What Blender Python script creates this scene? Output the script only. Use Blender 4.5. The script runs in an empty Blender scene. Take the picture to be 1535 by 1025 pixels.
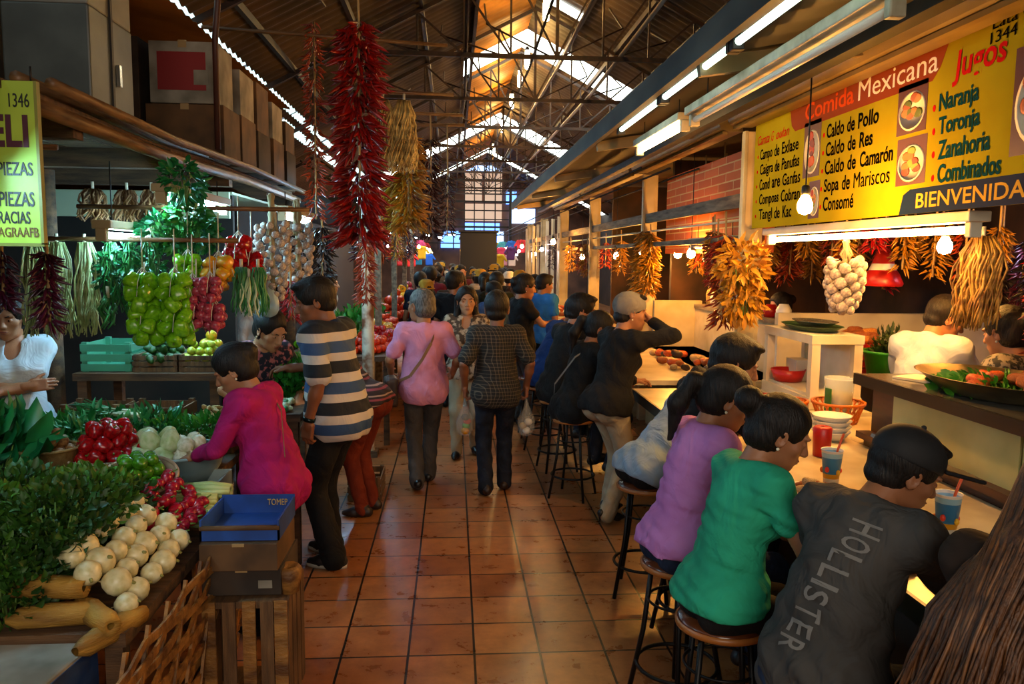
import bpy, math, random
import numpy as np
from mathutils import Vector, Matrix
random.seed(7)
PI = math.pi
SC = bpy.context.scene
COL = SC.collection

# ------------------------------------------------------------------ camera, sky, exposure
cam = bpy.data.objects.new('camera', bpy.data.cameras.new('camera'))
COL.objects.link(cam)
cam.data.sensor_width = 36.0
cam.data.lens = 1175.4 * 36.0 / 1535.0
cam.data.clip_start = 0.05
cam.data.clip_end = 200
pitch, yaw, roll = .108, .0753, .0107
F_ = Vector((math.sin(yaw)*math.cos(pitch), math.cos(yaw)*math.cos(pitch), -math.sin(pitch)))
R_ = Vector((math.cos(yaw), -math.sin(yaw), 0)); U_ = R_.cross(F_)
R2, U2 = R_*math.cos(roll)+U_*math.sin(roll), -R_*math.sin(roll)+U_*math.cos(roll)
cam.matrix_world = Matrix(((R2.x, U2.x, -F_.x, 0), (R2.y, U2.y, -F_.y, 0), (R2.z, U2.z, -F_.z, 2.0), (0, 0, 0, 1)))
SC.camera = cam

world = bpy.data.worlds.new('daylight'); SC.world = world
world.use_nodes = True
bg = world.node_tree.nodes['Background']
bg.inputs[0].default_value = (.75, .86, 1.0, 1); bg.inputs[1].default_value = .10

SC.view_settings.view_transform = 'Standard'
SC.view_settings.look = 'None'
SC.view_settings.exposure = 1.0
SC.view_settings.gamma = 1.0
SC.view_settings.use_curve_mapping = False
SC.cycles.max_bounces = 6
SC.cycles.diffuse_bounces = 3
SC.cycles.glossy_bounces = 3
SC.cycles.transmission_bounces = 4
SC.cycles.transparent_max_bounces = 8
SC.cycles.sample_clamp_indirect = 3.0
SC.cycles.caustics_reflective = False
SC.cycles.caustics_refractive = False
SC.cycles.use_denoising = True

def area(name, loc, target, sx, sy, power, color):
    l = bpy.data.lights.new(name, 'AREA'); l.shape = 'RECTANGLE'; l.size = sx; l.size_y = sy
    l.energy = power; l.color = color
    o = bpy.data.objects.new(name, l); COL.objects.link(o)
    o.location = loc; o.rotation_euler = (Vector(target)-Vector(loc)).to_track_quat('-Z', 'Y').to_euler()
    return o
# added warm fill lamp, unseen behind the photographer, to brighten the foreground
area('warm_fill_light', (.2, -3.0, 3.2), (0, 5, .8), 4.0, 2.2, 82, (1.0, .84, .66))

# ------------------------------------------------------------------ materials
def lin(h):
    h = h.lstrip('#')
    v = [int(h[i:i+2], 16)/255 for i in (0, 2, 4)]
    return tuple((x/12.92 if x <= .04045 else ((x+.055)/1.055)**2.4) for x in v) + (1,)
MATS = {}
def mat(name, c1='#808080', rough=.6, c2=None, nscale=6, mix=(.35, .65), stretch=(1, 1, 1), bump=0, bscale=30, bstretch=None,
        metal=0, emit=0, ecol=None, trans=0, alpha=1, coat=0, spec=.5, sss=0, coord='Object', detail=3, bdist=.02, warp=0):
    if name in MATS: return MATS[name]
    m = bpy.data.materials.new(name); m.use_nodes = True
    nt = m.node_tree; b = nt.nodes['Principled BSDF']; L = nt.links.new
    b.inputs['Base Color'].default_value = lin(c1); b.inputs['Roughness'].default_value = rough
    b.inputs['Metallic'].default_value = metal; b.inputs['Specular IOR Level'].default_value = spec
    if trans: b.inputs['Transmission Weight'].default_value = trans
    if alpha < 1: b.inputs['Alpha'].default_value = alpha
    if coat: b.inputs['Coat Weight'].default_value = coat
    if emit:
        b.inputs['Emission Color'].default_value = lin(ecol or c1); b.inputs['Emission Strength'].default_value = emit
    tc = None
    def mapped(st):
        nonlocal tc
        if tc is None: tc = nt.nodes.new('ShaderNodeTexCoord')
        mp = nt.nodes.new('ShaderNodeMapping'); mp.inputs['Scale'].default_value = st
        L(tc.outputs[coord], mp.inputs['Vector']); return mp.outputs[0]
    if c2:
        n = nt.nodes.new('ShaderNodeTexNoise'); n.inputs['Scale'].default_value = nscale; n.inputs['Detail'].default_value = detail
        L(mapped(stretch), n.inputs['Vector'])
        r = nt.nodes.new('ShaderNodeValToRGB')
        r.color_ramp.elements[0].position, r.color_ramp.elements[1].position = mix
        r.color_ramp.elements[0].color = lin(c1); r.color_ramp.elements[1].color = lin(c2)
        L(n.outputs[0], r.inputs[0]); L(r.outputs[0], b.inputs['Base Color'])
    if bump:
        n = nt.nodes.new('ShaderNodeTexNoise'); n.inputs['Scale'].default_value = bscale; n.inputs['Detail'].default_value = 3; n.inputs['Distortion'].default_value = warp
        L(mapped(bstretch or stretch), n.inputs['Vector'])
        bp = nt.nodes.new('ShaderNodeBump'); bp.inputs['Strength'].default_value = bump; bp.inputs['Distance'].default_value = bdist
        L(n.outputs[0], bp.inputs['Height']); L(bp.outputs[0], b.inputs['Normal'])
    m.diffuse_color = lin(c1)
    MATS[name] = m
    return m
def nodes(m):
    nt = m.node_tree
    return nt, nt.nodes['Principled BSDF'], nt.links.new, lambda t: nt.nodes.new('ShaderNode'+t)
def bands(name, stops, axis='Z', scale=1.0, rough=.75, coord='Object', bump=0):
    """A material of hard colour bands along one axis: stops = [(position, hex)]; the pattern repeats every 1/scale metres."""
    m = mat(name, stops[0][1], rough, bump=bump*2, bscale=8, bdist=.03, warp=1.0, bstretch=(1, 1, .6))
    nt, b, L, N = nodes(m)
    tc = N('TexCoord'); sp = N('SeparateXYZ'); L(tc.outputs[coord], sp.inputs[0])
    mu = N('Math'); mu.operation = 'MULTIPLY'; mu.inputs[1].default_value = scale; L(sp.outputs[axis], mu.inputs[0])
    fr = N('Math'); fr.operation = 'FRACT'; L(mu.outputs[0], fr.inputs[0])
    r = N('ValToRGB'); r.color_ramp.interpolation = 'CONSTANT'
    e = r.color_ramp.elements
    while len(e) > 1: e.remove(e[-1])
    e[0].position = stops[0][0]; e[0].color = lin(stops[0][1])
    for p, h in stops[1:]:
        x = e.new(p); x.color = lin(h)
    L(fr.outputs[0], r.inputs[0]); L(r.outputs[0], b.inputs['Base Color'])
    return m

# ------------------------------------------------------------------ objects
def tag(o, label=None, cat=None, group=None, kind=None):
    if label: o['label'] = label
    if cat: o['category'] = cat
    if group: o['group'] = group
    if kind: o['kind'] = kind
    return o
def empty(name, loc, label=None, cat=None, group=None, rz=0):
    o = bpy.data.objects.new(name, None); COL.objects.link(o)
    o.location = loc; o.rotation_euler = (0, 0, rz); o.empty_display_size = .1
    return tag(o, label, cat, group)
def link(name, me, m=None, parent=None, loc=None, rot=None, scale=None):
    o = bpy.data.objects.new(name, me); COL.objects.link(o)
    if m is not None and not me.materials: me.materials.append(m)
    if parent is not None: o.parent = parent
    if loc is not None: o.location = loc
    if rot is not None: o.rotation_euler = rot
    if scale is not None: o.scale = (scale,)*3 if isinstance(scale, (int, float)) else scale
    return o
def kids(o): return [c for c in COL.objects if c.parent == o]
def clone(root, loc, rot=(0, 0, 0), scale=1.0, label=None, group=None, parts=None):
    r = root.copy(); COL.objects.link(r); r.location = loc; r.rotation_euler = rot
    r.scale = (scale,)*3 if isinstance(scale, (int, float)) else scale
    if label: r['label'] = label
    if group: r['group'] = group
    for ch in (root.children if parts is None else parts):
        c = ch.copy(); COL.objects.link(c); c.parent = r
        for g in ch.children:
            d = g.copy(); COL.objects.link(d); d.parent = c
    return r
def recolor(o, m):
    s = o.material_slots[0]; s.link = 'OBJECT'; s.material = m
def mesh_np(name, V, Fq, smooth=True):
    """Mesh from numpy arrays: V n x 3, Fq m x 4."""
    me = bpy.data.meshes.new(name)
    n, k = len(V), Fq.shape[1]
    me.vertices.add(n); me.vertices.foreach_set('co', np.asarray(V, np.float32).ravel())
    me.loops.add(len(Fq)*k); me.loops.foreach_set('vertex_index', np.asarray(Fq, np.int32).ravel())
    me.polygons.add(len(Fq)); me.polygons.foreach_set('loop_start', np.arange(len(Fq), dtype=np.int32)*k)
    me.update(calc_edges=True); me.validate()
    if smooth: me.polygons.foreach_set('use_smooth', np.ones(len(me.polygons), bool))
    return me

class MB:
    """Collects boxes, tubes, lathes and leaves; build() links them as ONE mesh object."""
    def __init__(s): s.v, s.f, s.sm = [], [], []
    def add(s, vs, fs, smooth=False):
        n = len(s.v); s.v += [tuple(x) for x in vs]; s.f += [tuple(i+n for i in q) for q in fs]; s.sm += [smooth]*len(fs); return s
    def box(s, c, d, R=None, taper=1.0):
        hx, hy, hz = d[0]/2, d[1]/2, d[2]/2
        p = [Vector((x*hx*(taper if z > 0 else 1), y*hy*(taper if z > 0 else 1), z*hz)) for x, y, z in
             ((-1,-1,-1),(1,-1,-1),(1,1,-1),(-1,1,-1),(-1,-1,1),(1,-1,1),(1,1,1),(-1,1,1))]
        if R is not None: p = [R @ q for q in p]
        c = Vector(c)
        return s.add([q+c for q in p], [(0,3,2,1),(4,5,6,7),(0,1,5,4),(1,2,6,5),(2,3,7,6),(3,0,4,7)])
    def b2(s, lo, hi):
        return s.box([(a+b)/2 for a, b in zip(lo, hi)], [b-a for a, b in zip(lo, hi)])
    def bar(s, a, b, w, h=None):
        """A square bar from a to b."""
        a, b = Vector(a), Vector(b); d = b-a
        q = d.to_track_quat('Y', 'Z').to_matrix()
        return s.box((a+b)/2, (w, d.length, h or w), q)
    def tube(s, pts, r, seg=8, cap=True):
        pts = [Vector(p) for p in pts]; n = len(pts)
        rr = r if isinstance(r, (list, tuple)) else [r]*n
        vs, up = [], None
        for i, p in enumerate(pts):
            t = (pts[min(i+1, n-1)]-pts[max(i-1, 0)])
            t = t.normalized() if t.length > 1e-9 else Vector((0, 0, 1))
            if up is None: up = Vector((0, 0, 1)) if abs(t.z) < .9 else Vector((1, 0, 0))
            x = up.cross(t)
            x = x.normalized() if x.length > 1e-6 else t.orthogonal().normalized()
            y = t.cross(x).normalized(); up = y
            vs += [p+(x*math.cos(2*PI*k/seg)+y*math.sin(2*PI*k/seg))*rr[i] for k in range(seg)]
        fs = [(i*seg+k, i*seg+(k+1) % seg, (i+1)*seg+(k+1) % seg, (i+1)*seg+k) for i in range(n-1) for k in range(seg)]
        if cap: fs += [tuple(range(seg))[::-1], tuple((n-1)*seg+k for k in range(seg))]
        return s.add(vs, fs, True)
    def lathe(s, prof, c=(0, 0, 0), seg=16, sx=1, sy=1, R=None, wob=0, cap=False):
        """prof: (radius, z) pairs from bottom to top, turned about z."""
        c = Vector(c); vs = []
        for r, z in prof:
            for k in range(seg):
                a = 2*PI*k/seg; w = 1+wob*math.sin(a*3+z*20)
                p = Vector((math.cos(a)*r*sx*w, math.sin(a)*r*sy*w, z))
                vs.append(c+(R @ p if R is not None else p))
        n = len(prof)
        fs = [(i*seg+k, i*seg+(k+1) % seg, (i+1)*seg+(k+1) % seg, (i+1)*seg+k) for i in range(n-1) for k in range(seg)]
        if cap: fs += [tuple(range(seg))[::-1], tuple((n-1)*seg+k for k in range(seg))]
        return s.add(vs, fs, True)
    def ball(s, c, r, seg=10, rings=6, R=None):
        r = (r, r, r) if isinstance(r, (int, float)) else r
        prof = [(max(math.sin(PI*i/rings), .01), -math.cos(PI*i/rings)) for i in range(rings+1)]
        M = Matrix.Diagonal((r[0], r[1], r[2])); M = (R @ M) if R is not None else M
        return s.lathe(prof, c, seg, R=M)
    def leaf(s, p, d, n, L, w, fold=.25, bend=.3):
        """A leaf of six faces from p along d, lying across n."""
        p, d, n = Vector(p), Vector(d).normalized(), Vector(n)
        x = d.cross(n); x = x.normalized() if x.length > 1e-6 else d.orthogonal().normalized()
        n = x.cross(d)
        c = [p, p+d*L*.35+n*bend*L*.12, p+d*L*.7+n*bend*L*.05, p+d*L-n*bend*L*.25]
        vs = [c[0], c[1]+x*w*.5+n*fold*w, c[1], c[1]-x*w*.5+n*fold*w, c[2]+x*w*.38+n*fold*w*.8, c[2], c[2]-x*w*.38+n*fold*w*.8, c[3]]
        return s.add(vs, [(0,1,2),(0,2,3),(1,4,5,2),(2,5,6,3),(4,7,5),(5,7,6)], True)
    def mesh(s, name):
        me = bpy.data.meshes.new(name); me.from_pydata(s.v, [], s.f)
        me.polygons.foreach_set('use_smooth', s.sm); me.update(); return me
    def build(s, name, m, parent=None, loc=None, rot=None, bevel=0):
        o = link(name, s.mesh(name), m, parent, loc, rot)
        if bevel:
            b = o.modifiers.new('bevel', 'BEVEL'); b.width = bevel; b.segments = 2; b.limit_method = 'ANGLE'
        return o
def struct(o): o['kind'] = 'structure'; return o
def rnd(a, b): return random.uniform(a, b)
def rvec(): 
    v = Vector((random.gauss(0, 1), random.gauss(0, 1), random.gauss(0, 1))); return v.normalized()
def rotz(a): return Matrix.Rotation(a, 3, 'Z')
def rotx(a): return Matrix.Rotation(a, 3, 'X')
def roty(a): return Matrix.Rotation(a, 3, 'Y')
def basis(y, z):
    """Rotation whose columns are x, y, z with y kept and z made square to it."""
    y = Vector(y).normalized(); x = y.cross(Vector(z)); x = x.normalized() if x.length > 1e-6 else y.orthogonal().normalized()
    z = x.cross(y); return Matrix((x, y, z)).transposed()

def text_mesh(txt, w, h, bold=.0, shear=0.0, depth=.002, keep=False):
    """Raised lettering in the XY plane from (0,0), fitted into w x h."""
    cu = bpy.data.curves.new('lettering', 'FONT'); cu.body = txt; cu.extrude = .01; cu.offset = bold; cu.shear = shear; cu.resolution_u = 3
    o = bpy.data.objects.new('lettering', cu); COL.objects.link(o)
    dg = bpy.context.evaluated_depsgraph_get()
    me = bpy.data.meshes.new_from_object(o.evaluated_get(dg)); bpy.data.objects.remove(o); bpy.data.curves.remove(cu)
    me.materials.clear()
    n = len(me.vertices); a = np.empty(n*3, np.float32); me.vertices.foreach_get('co', a); a = a.reshape(n, 3)
    lo, hi = a.min(0), a.max(0)
    a[:, 0] = (a[:, 0]-lo[0])/(hi[0]-lo[0])*w; a[:, 1] = (a[:, 1]-lo[1])/(hi[1]-lo[1])*h; a[:, 2] = (a[:, 2]-lo[2])/(hi[2]-lo[2])*depth
    me.vertices.foreach_set('co', a.ravel()); me.update(); return me

# ------------------------------------------------------------------ smooth-blended solids
class Solid:
    """Round cones, ellipsoids and rounded boxes blended into one smooth surface."""
    def __init__(s): s.ops = []
    def cone(s, a, b, ra, rb, k=.02, sub=False): s.ops.append(('c', np.array(a, float), np.array(b, float), ra, rb, k, sub)); return s
    def ell(s, c, r, R=None, k=.02, sub=False):
        r = (r, r, r) if isinstance(r, (int, float)) else r
        s.ops.append(('e', np.array(c, float), np.array(r, float), None if R is None else np.array(R, float), 0, k, sub)); return s
    def rbox(s, c, h, R=None, rr=.01, k=.01, sub=False):
        s.ops.append(('b', np.array(c, float), np.array(h, float), np.eye(3) if R is None else np.array(R, float), rr, k, sub)); return s
    def cut(s, p, n): s.ops.append(('p', np.array(p, float), np.array(n, float), 0, 0, 0, True)); return s
    def _box(s, op):
        t, a, b, c, d, k, sub = op
        if t == 'c': return np.minimum(a-c, b-d), np.maximum(a+c, b+d)
        if t == 'e':
            e = b if c is None else np.sqrt(((c*b)**2).sum(1))
            return a-e, a+e
        e = np.abs(c) @ b + d
        return a-e, a+e
    def mesh(s, name, vox, wrinkle=0, wf=25.0, wdir=(1, 1, .35)):
        adds = [s._box(o) for o in s.ops if not o[6]]
        lo = np.min([b[0] for b in adds], 0)-3*vox-wrinkle; hi = np.max([b[1] for b in adds], 0)+3*vox+wrinkle
        n = np.ceil((hi-lo)/vox).astype(int)+1
        ax = [(lo[i]+vox*np.arange(n[i])).astype(np.float32) for i in range(3)]
        F = np.ones(n, np.float32)
        for op in s.ops:
            t, a, b, c, d, k, sub = op
            if t == 'p':
                D = ((ax[0]-a[0])*b[0])[:, None, None]+((ax[1]-a[1])*b[1])[None, :, None]+((ax[2]-a[2])*b[2])[None, None, :]
                F = np.maximum(F, D); continue
            bl, bh = s._box(op); pad = k+3*vox
            i0 = np.clip(np.floor((bl-pad-lo)/vox).astype(int), 0, n); i1 = np.clip(np.ceil((bh+pad-lo)/vox).astype(int)+1, 0, n)
            if np.any(i1 <= i0): continue
            sl = tuple(slice(i0[i], i1[i]) for i in range(3))
            X = (ax[0][sl[0]]-a[0])[:, None, None]; Y = (ax[1][sl[1]]-a[1])[None, :, None]; Z = (ax[2][sl[2]]-a[2])[None, None, :]
            if t == 'c':
                v = b-a; L2 = max(float(v @ v), 1e-12)
                T = np.clip((X*v[0]+Y*v[1]+Z*v[2])/L2, 0, 1)
                D = np.sqrt((X-T*v[0])**2+(Y-T*v[1])**2+(Z-T*v[2])**2)-(c+T*(d-c))
            elif t == 'e':
                if c is not None: X, Y, Z = (X*c[0, i]+Y*c[1, i]+Z*c[2, i] for i in range(3))
                k0 = np.sqrt((X/b[0])**2+(Y/b[1])**2+(Z/b[2])**2)
                k1 = np.sqrt((X/b[0]**2)**2+(Y/b[1]**2)**2+(Z/b[2]**2)**2)+1e-9
                D = k0*(k0-1)/k1
            else:
                X, Y, Z = (np.abs(X*c[0, i]+Y*c[1, i]+Z*c[2, i])-b[i] for i in range(3))
                D = np.sqrt(np.maximum(X, 0)**2+np.maximum(Y, 0)**2+np.maximum(Z, 0)**2)+np.minimum(np.maximum(np.maximum(X, Y), Z), 0)-d
            G = F[sl]; k = max(k, 1e-5)
            if sub:
                h = np.clip(.5-.5*(G+D)/k, 0, 1); F[sl] = G*(1-h)-D*h+k*h*(1-h)
            else:
                h = np.clip(.5+.5*(D-G)/k, 0, 1); F[sl] = D*(1-h)+G*h-k*h*(1-h)
        if wrinkle:
            X = ax[0][:, None, None]*wf*wdir[0]; Y = ax[1][None, :, None]*wf*wdir[1]; Z = ax[2][None, None, :]*wf*wdir[2]
            F = F+wrinkle*(np.sin(X+1.7*np.sin(Z*2.1+Y*.7))*np.sin(Y*1.1+Z+1.3*np.sin(X*.8+Z))*.6+.4*np.sin(X*2.1+Z*3.3+Y*1.7))
        return nets(name, F, lo, vox)
def nets(name, F, lo, h):
    I = F < 0
    c = sum(I[i:F.shape[0]-1+i, j:F.shape[1]-1+j, k:F.shape[2]-1+k].astype(np.int8) for i in (0, 1) for j in (0, 1) for k in (0, 1))
    act = (c > 0) & (c < 8); idx = np.argwhere(act); N = len(idx)
    vid = np.zeros(act.shape, np.int32); vid[act] = np.arange(N)
    cn = [(i, j, k) for i in (0, 1) for j in (0, 1) for k in (0, 1)]
    G = [F[idx[:, 0]+i, idx[:, 1]+j, idx[:, 2]+k] for i, j, k in cn]
    acc = np.zeros((N, 3)); cnt = np.zeros(N)
    for p in range(8):
        for q in range(p+1, 8):
            df = [cn[q][m]-cn[p][m] for m in range(3)]
            if sum(map(abs, df)) != 1: continue
            cr = (G[p] < 0) != (G[q] < 0)
            t = np.where(cr, G[p]/np.where(cr, G[p]-G[q], 1), 0)
            acc += np.where(cr[:, None], np.array(cn[p])[None]+t[:, None]*np.array(df)[None], 0); cnt += cr
    V = lo+h*(idx+acc/cnt[:, None])
    Q = []
    for axn in range(3):
        u, w = (axn+1) % 3, (axn+2) % 3
        a = np.moveaxis(I, axn, 0)
        e = np.argwhere(np.moveaxis(a[:-1] != a[1:], 0, axn))
        e = e[(e[:, u] > 0) & (e[:, w] > 0)]
        if not len(e): continue
        ins = I[e[:, 0], e[:, 1], e[:, 2]]
        def cell(du, dw):
            x = e.copy(); x[:, u] += du; x[:, w] += dw
            return vid[x[:, 0], x[:, 1], x[:, 2]]
        q = np.stack([cell(-1, -1), cell(0, -1), cell(0, 0), cell(-1, 0)], 1)
        q[~ins] = q[~ins][:, ::-1]
        Q.append(q)
    return mesh_np(name, V, np.concatenate(Q))
def join_meshes(name, mes):
    V, Fq, n = [], [], 0
    for me in mes:
        v = np.empty(len(me.vertices)*3, np.float32); me.vertices.foreach_get('co', v)
        f = np.empty(len(me.loops), np.int32); me.loops.foreach_get('vertex_index', f)
        V.append(v.reshape(-1, 3)); Fq.append(f.reshape(-1, 4)+n); n += len(me.vertices)
    r = mesh_np(name, np.concatenate(V), np.concatenate(Fq))
    for me in mes: bpy.data.meshes.remove(me)
    return r
# ================================================================== the hall
# floor: terracotta tiles a third of a metre square with dark joints
mf = mat('terracotta', '#8a5230', .32)
def floor_material():
    nt, b, L, N = nodes(mf)
    tc = N('TexCoord'); br = N('TexBrick'); br.offset = 0; br.squash = 1
    br.inputs['Scale'].default_value = 1; br.inputs['Brick Width'].default_value = 1/3; br.inputs['Row Height'].default_value = 1/3
    br.inputs['Mortar Size'].default_value = .0065; br.inputs['Mortar Smooth'].default_value = .1
    br.inputs['Color1'].default_value = lin('#bd7d48'); br.inputs['Color2'].default_value = lin('#9c6036'); br.inputs['Mortar'].default_value = lin('#120b08')
    mp = N('Mapping'); mp.inputs['Location'].default_value = (-.111, -.11, 0); L(tc.outputs['Object'], mp.inputs[0]); L(mp.outputs[0], br.inputs[0])
    n = N('TexNoise'); n.inputs['Scale'].default_value = 7; n.inputs['Detail'].default_value = 7; n.inputs['Roughness'].default_value = .65; L(tc.outputs['Object'], n.inputs[0])
    r = N('ValToRGB'); r.color_ramp.elements[0].position = .28; r.color_ramp.elements[1].position = .66
    r.color_ramp.elements[0].color = lin('#93705a'); r.color_ramp.elements[1].color = lin('#ffffff'); L(n.outputs[0], r.inputs[0])
    mx = N('Mix'); mx.data_type = 'RGBA'; mx.blend_type = 'MULTIPLY'; mx.inputs[0].default_value = .75
    L(br.outputs[0], mx.inputs[6]); L(r.outputs[0], mx.inputs[7]); L(mx.outputs[2], b.inputs['Base Color'])
    rr = N('MapRange'); rr.inputs[3].default_value = .18; rr.inputs[4].default_value = .42; L(n.outputs[0], rr.inputs[0]); L(rr.outputs[0], b.inputs['Roughness'])
    bp = N('Bump'); bp.inputs['Strength'].default_value = .35; bp.inputs['Distance'].default_value = .01; bp.invert = True
    ad = N('Math'); ad.operation = 'MULTIPLY_ADD'; ad.inputs[1].default_value = -.35; L(n.outputs[0], ad.inputs[0]); L(br.outputs['Fac'], ad.inputs[2])
    L(ad.outputs[0], bp.inputs['Height']); L(bp.outputs[0], b.inputs['Normal'])
floor_material()
struct(MB().box((0, 18, -.05), (14, 44, .1)).build('floor', mf))

rust = mat('rusty_steel', '#3a2318', .6, '#1b1412', 9, metal=.3)
dark = mat('dark_steel', '#1a1716', .55, '#2b221d', 7, metal=.4)
RX, RZ, SL = 1.45, 6.5, .52
def roof_z(x): return RZ-SL*abs(x-RX)
def roof(name, x0, x1, y0, y1, m, lift=0):
    """Corrugated sheet; the waves run down the slope."""
    mb = MB(); st = .055; n = int((y1-y0)/st)
    vs = [(x, y0+(y1-y0)*i/n, roof_z(x)+lift+.022*math.sin((y0+(y1-y0)*i/n)*2*PI/.22)) for i in range(n+1) for x in (x0, (x0+x1)/2, x1)]
    fs = [(i*3+k, i*3+k+1, i*3+k+4, i*3+k+3) for i in range(n) for k in (0, 1)]
    mb.add(vs, fs, True)
    return struct(mb.build(name, m))
tin = mat('tin_roof', '#5d4a3a', .6, '#2e241d', 1.6, (.3, .7), stretch=(1, .4, 1))
amber = mat('amber_roof_sheet', '#c98a3a', .55, '#8a5a22', 2.0, (.3, .75))
sky = mat('skylight_sheet', '#e9f4f0', .5, emit=3.5, ecol='#e6f3ea')
strips = [(16.0, 17.4), (25.2, 27.0), (33.2, 34.6)]
for side, (xa, xb) in (('east', (RX, 6.5)), ('west', (RX, -2.5))):
    y = -2.0
    for k, (a, b) in enumerate(strips+[(39, 39)]):
        if side == 'west':
            roof('roof_'+side, .35, -2.5, y, a, tin); roof('roof_amber_strip', RX, .35, y, a, amber)
        else: roof('roof_'+side, xa, xb, y, a, tin)
        if b > a: roof('roof_skylight', xa, xb if side == 'east' else (.2 if k == 0 else -2.5), a, b, sky)
        if b > a and side == 'west' and k == 0: roof('roof_west', .2, -2.5, a, b, tin)
        y = b
roof('roof_skylight', RX+.12, RX+.75, 13.6, 14.0, sky, -.03)
# long translucent strip low on the west slope and the eave beyond it
glow = mat('translucent_strip', '#bcd0cc', .5, emit=1.2, ecol='#b9d8d8')
roof('roof_eave', -3.2, -5.5, -2, 39, tin)
roof('roof_eave', -2.5, -2.62, -2, 39, tin)
for k in range(13):
    for xa, xb in ((-2.62, -2.72), (-2.84, -2.98)): roof('roof_skylight', xa, xb, -2+k*3.15, 1.0+k*3.15, glow)
roof('roof_eave', -2.72, -2.84, -2, 39, tin); roof('roof_eave', -2.98, -3.2, -2, 39, tin)

# trusses
def truss(y, zt):
    mb = MB(); xl, xr = RX-(RZ-zt)/SL, RX+(RZ-zt)/SL
    mb.bar((xl, y, zt), (xr, y, zt), .05, .06)
    for s in (-1, 1): mb.bar((RX, y, RZ-.12), (RX+s*(RZ-3.9)/SL, y, 3.9-.12), .05, .06)
    mb.bar((RX, y, zt), (RX, y, RZ-.1), .045)
    for k in range(1, 5):
        for s in (-1, 1):
            x0 = RX+s*(xr-RX)*k/5; x1 = RX+s*(xr-RX)*(k-1)/5
            mb.bar((x0, y, zt), (x0, y, roof_z(x0)-.1), .028); mb.bar((x0, y, roof_z(x0)-.12), (x1, y, zt), .028)
            xm = RX+s*(xr-RX)*(k+.5)/5; mb.tube([(x1, y+.1, zt), (xm, y+.25, (zt+roof_z(xm))/2-.1), (xm, y+1.3, roof_z(xm)-.1)], .014, 6)
    return struct(mb.build('roof_truss', rust))
for k in range(10): truss(8.3+3.05*k, 4.8)
for k, x in enumerate([-2.2, -1.3, -.45, .35, 2.2, 2.9, 3.6, 4.3, 5.0]):
    z = roof_z(x)-.07
    struct(MB().bar((x, -2, z), (x, 38, z), .055, .09 if x != .35 else .2).build('roof_purlin', rust if k % 2 else dark))
for k, (x, z) in enumerate([(2.3, 4.9), (2.75, 4.6), (3.0, 4.4), (1.2, 5.3), (1.75, 5.4), (.1, 4.9)]):
    struct(MB().tube([(x, 5, z), (x+.1, 14, z-.05), (x, 24, z), (x+.05, 37, z)], .022 if k % 2 else .03, 6).build('trim_pipe', rust if k % 2 else mat('pale_conduit', '#9a8c7c', .4)))
# ridge lamps
bulbw = mat('warm_lamp_glow', '#fff0c8', .4, emit=130, ecol='#ffc870')
for y in (9.5, 12.8, 16.0, 17.7, 20.2, 24.0, 29.0):
    t = empty('hanging_ridge_lamp', (RX, y, 5.9), 'small warm lamp hanging under the roof ridge', 'lamp', 'lamps under the roof ridge')
    MB().tube([(0, 0, .22), (0, 0, .55)], .008, 6).build('cord', dark, t)
    MB().lathe([(.01, -.2), (.05, -.17), (.055, 0), (.04, .16), (.01, .2)], seg=10).build('glass', bulbw, t)
    MB().lathe([(.06, .16), (.03, .24)], seg=10).build('socket', dark, t)

# far end wall: gable with lit panes behind a lattice of bars
endw = mat('end_wall_paint', '#7c5a4c', .8, '#4e3b3a', 1.2)
w = MB(); w.add([(-6, 38, 0), (6.5, 38, 0), (6.5, 38, 3.9), (RX, 38, 6.5), (-3.4, 38, 4.0), (-6, 38, 3)], [(0, 1, 2, 3, 4, 5)]); struct(w.build('wall_north', endw))
pale = mat('pale_pane', '#c9b6a6', .5, emit=.42, ecol='#d8b49c'); blue = mat('blue_lit_pane', '#7da4d8', .4, emit=1.8, ecol='#5a8af0')
white = mat('bright_pane', '#e6f2ff', .4, emit=1.3, ecol='#9cc4ff')
for k, (x0, x1, z0, z1, m) in enumerate([(.55, 1.35, 4.6, 6.0, pale), (1.45, 2.3, 4.6, 6.0, pale), (.5, 2.4, 6.05, 6.3, white), (.55, 2.3, 3.7, 4.5, pale), (2.5, 3.0, 4.5, 5.1, blue), (.55, 2.2, 2.6, 3.6, blue), (2.7, 3.9, 3.6, 4.3, white), (1.9, 2.4, 2.3, 3.2, white), (-.6, .4, 2.4, 3.2, blue)]):
    struct(MB().box(((x0+x1)/2, 37.9, (z0+z1)/2), (x1-x0, .06, z1-z0)).build('window_%d' % (k+1), m))
lat = MB()
for z in (2.6, 3.0, 3.35, 3.7, 4.1, 4.5, 5.0, 5.5): lat.bar((-1.4, 36.4, z), (2.6, 36.4, z), .09 if z in (4.5, 3.35) else .05)
for x in (-1.4, -.7, 0, .5, .95, 1.4, 1.9, 2.6): lat.bar((x, 36.3, 2.3), (x, 36.3, roof_z(x)-.2), .05 if x != 2.6 else .12)
struct(lat.build('trim_lattice', dark))
for x in (-1.5, -1.3, -1.1, 1.9, 2.2, 2.5): struct(MB().tube([(x, 8, 2.915), (x, 35, 2.915)], .012, 5).build('trim_cable', dark))
# closed sides of the hall
hw = mat('hall_wall', '#3a2c24', .85, '#241b17', 1.5)
struct(MB().box((6.55, 18, 2.2), (.1, 44, 4.4)).build('wall_east', hw))
struct(MB().box((-5.6, 18, 1.8), (.1, 44, 3.6)).build('wall_west', hw))

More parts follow.
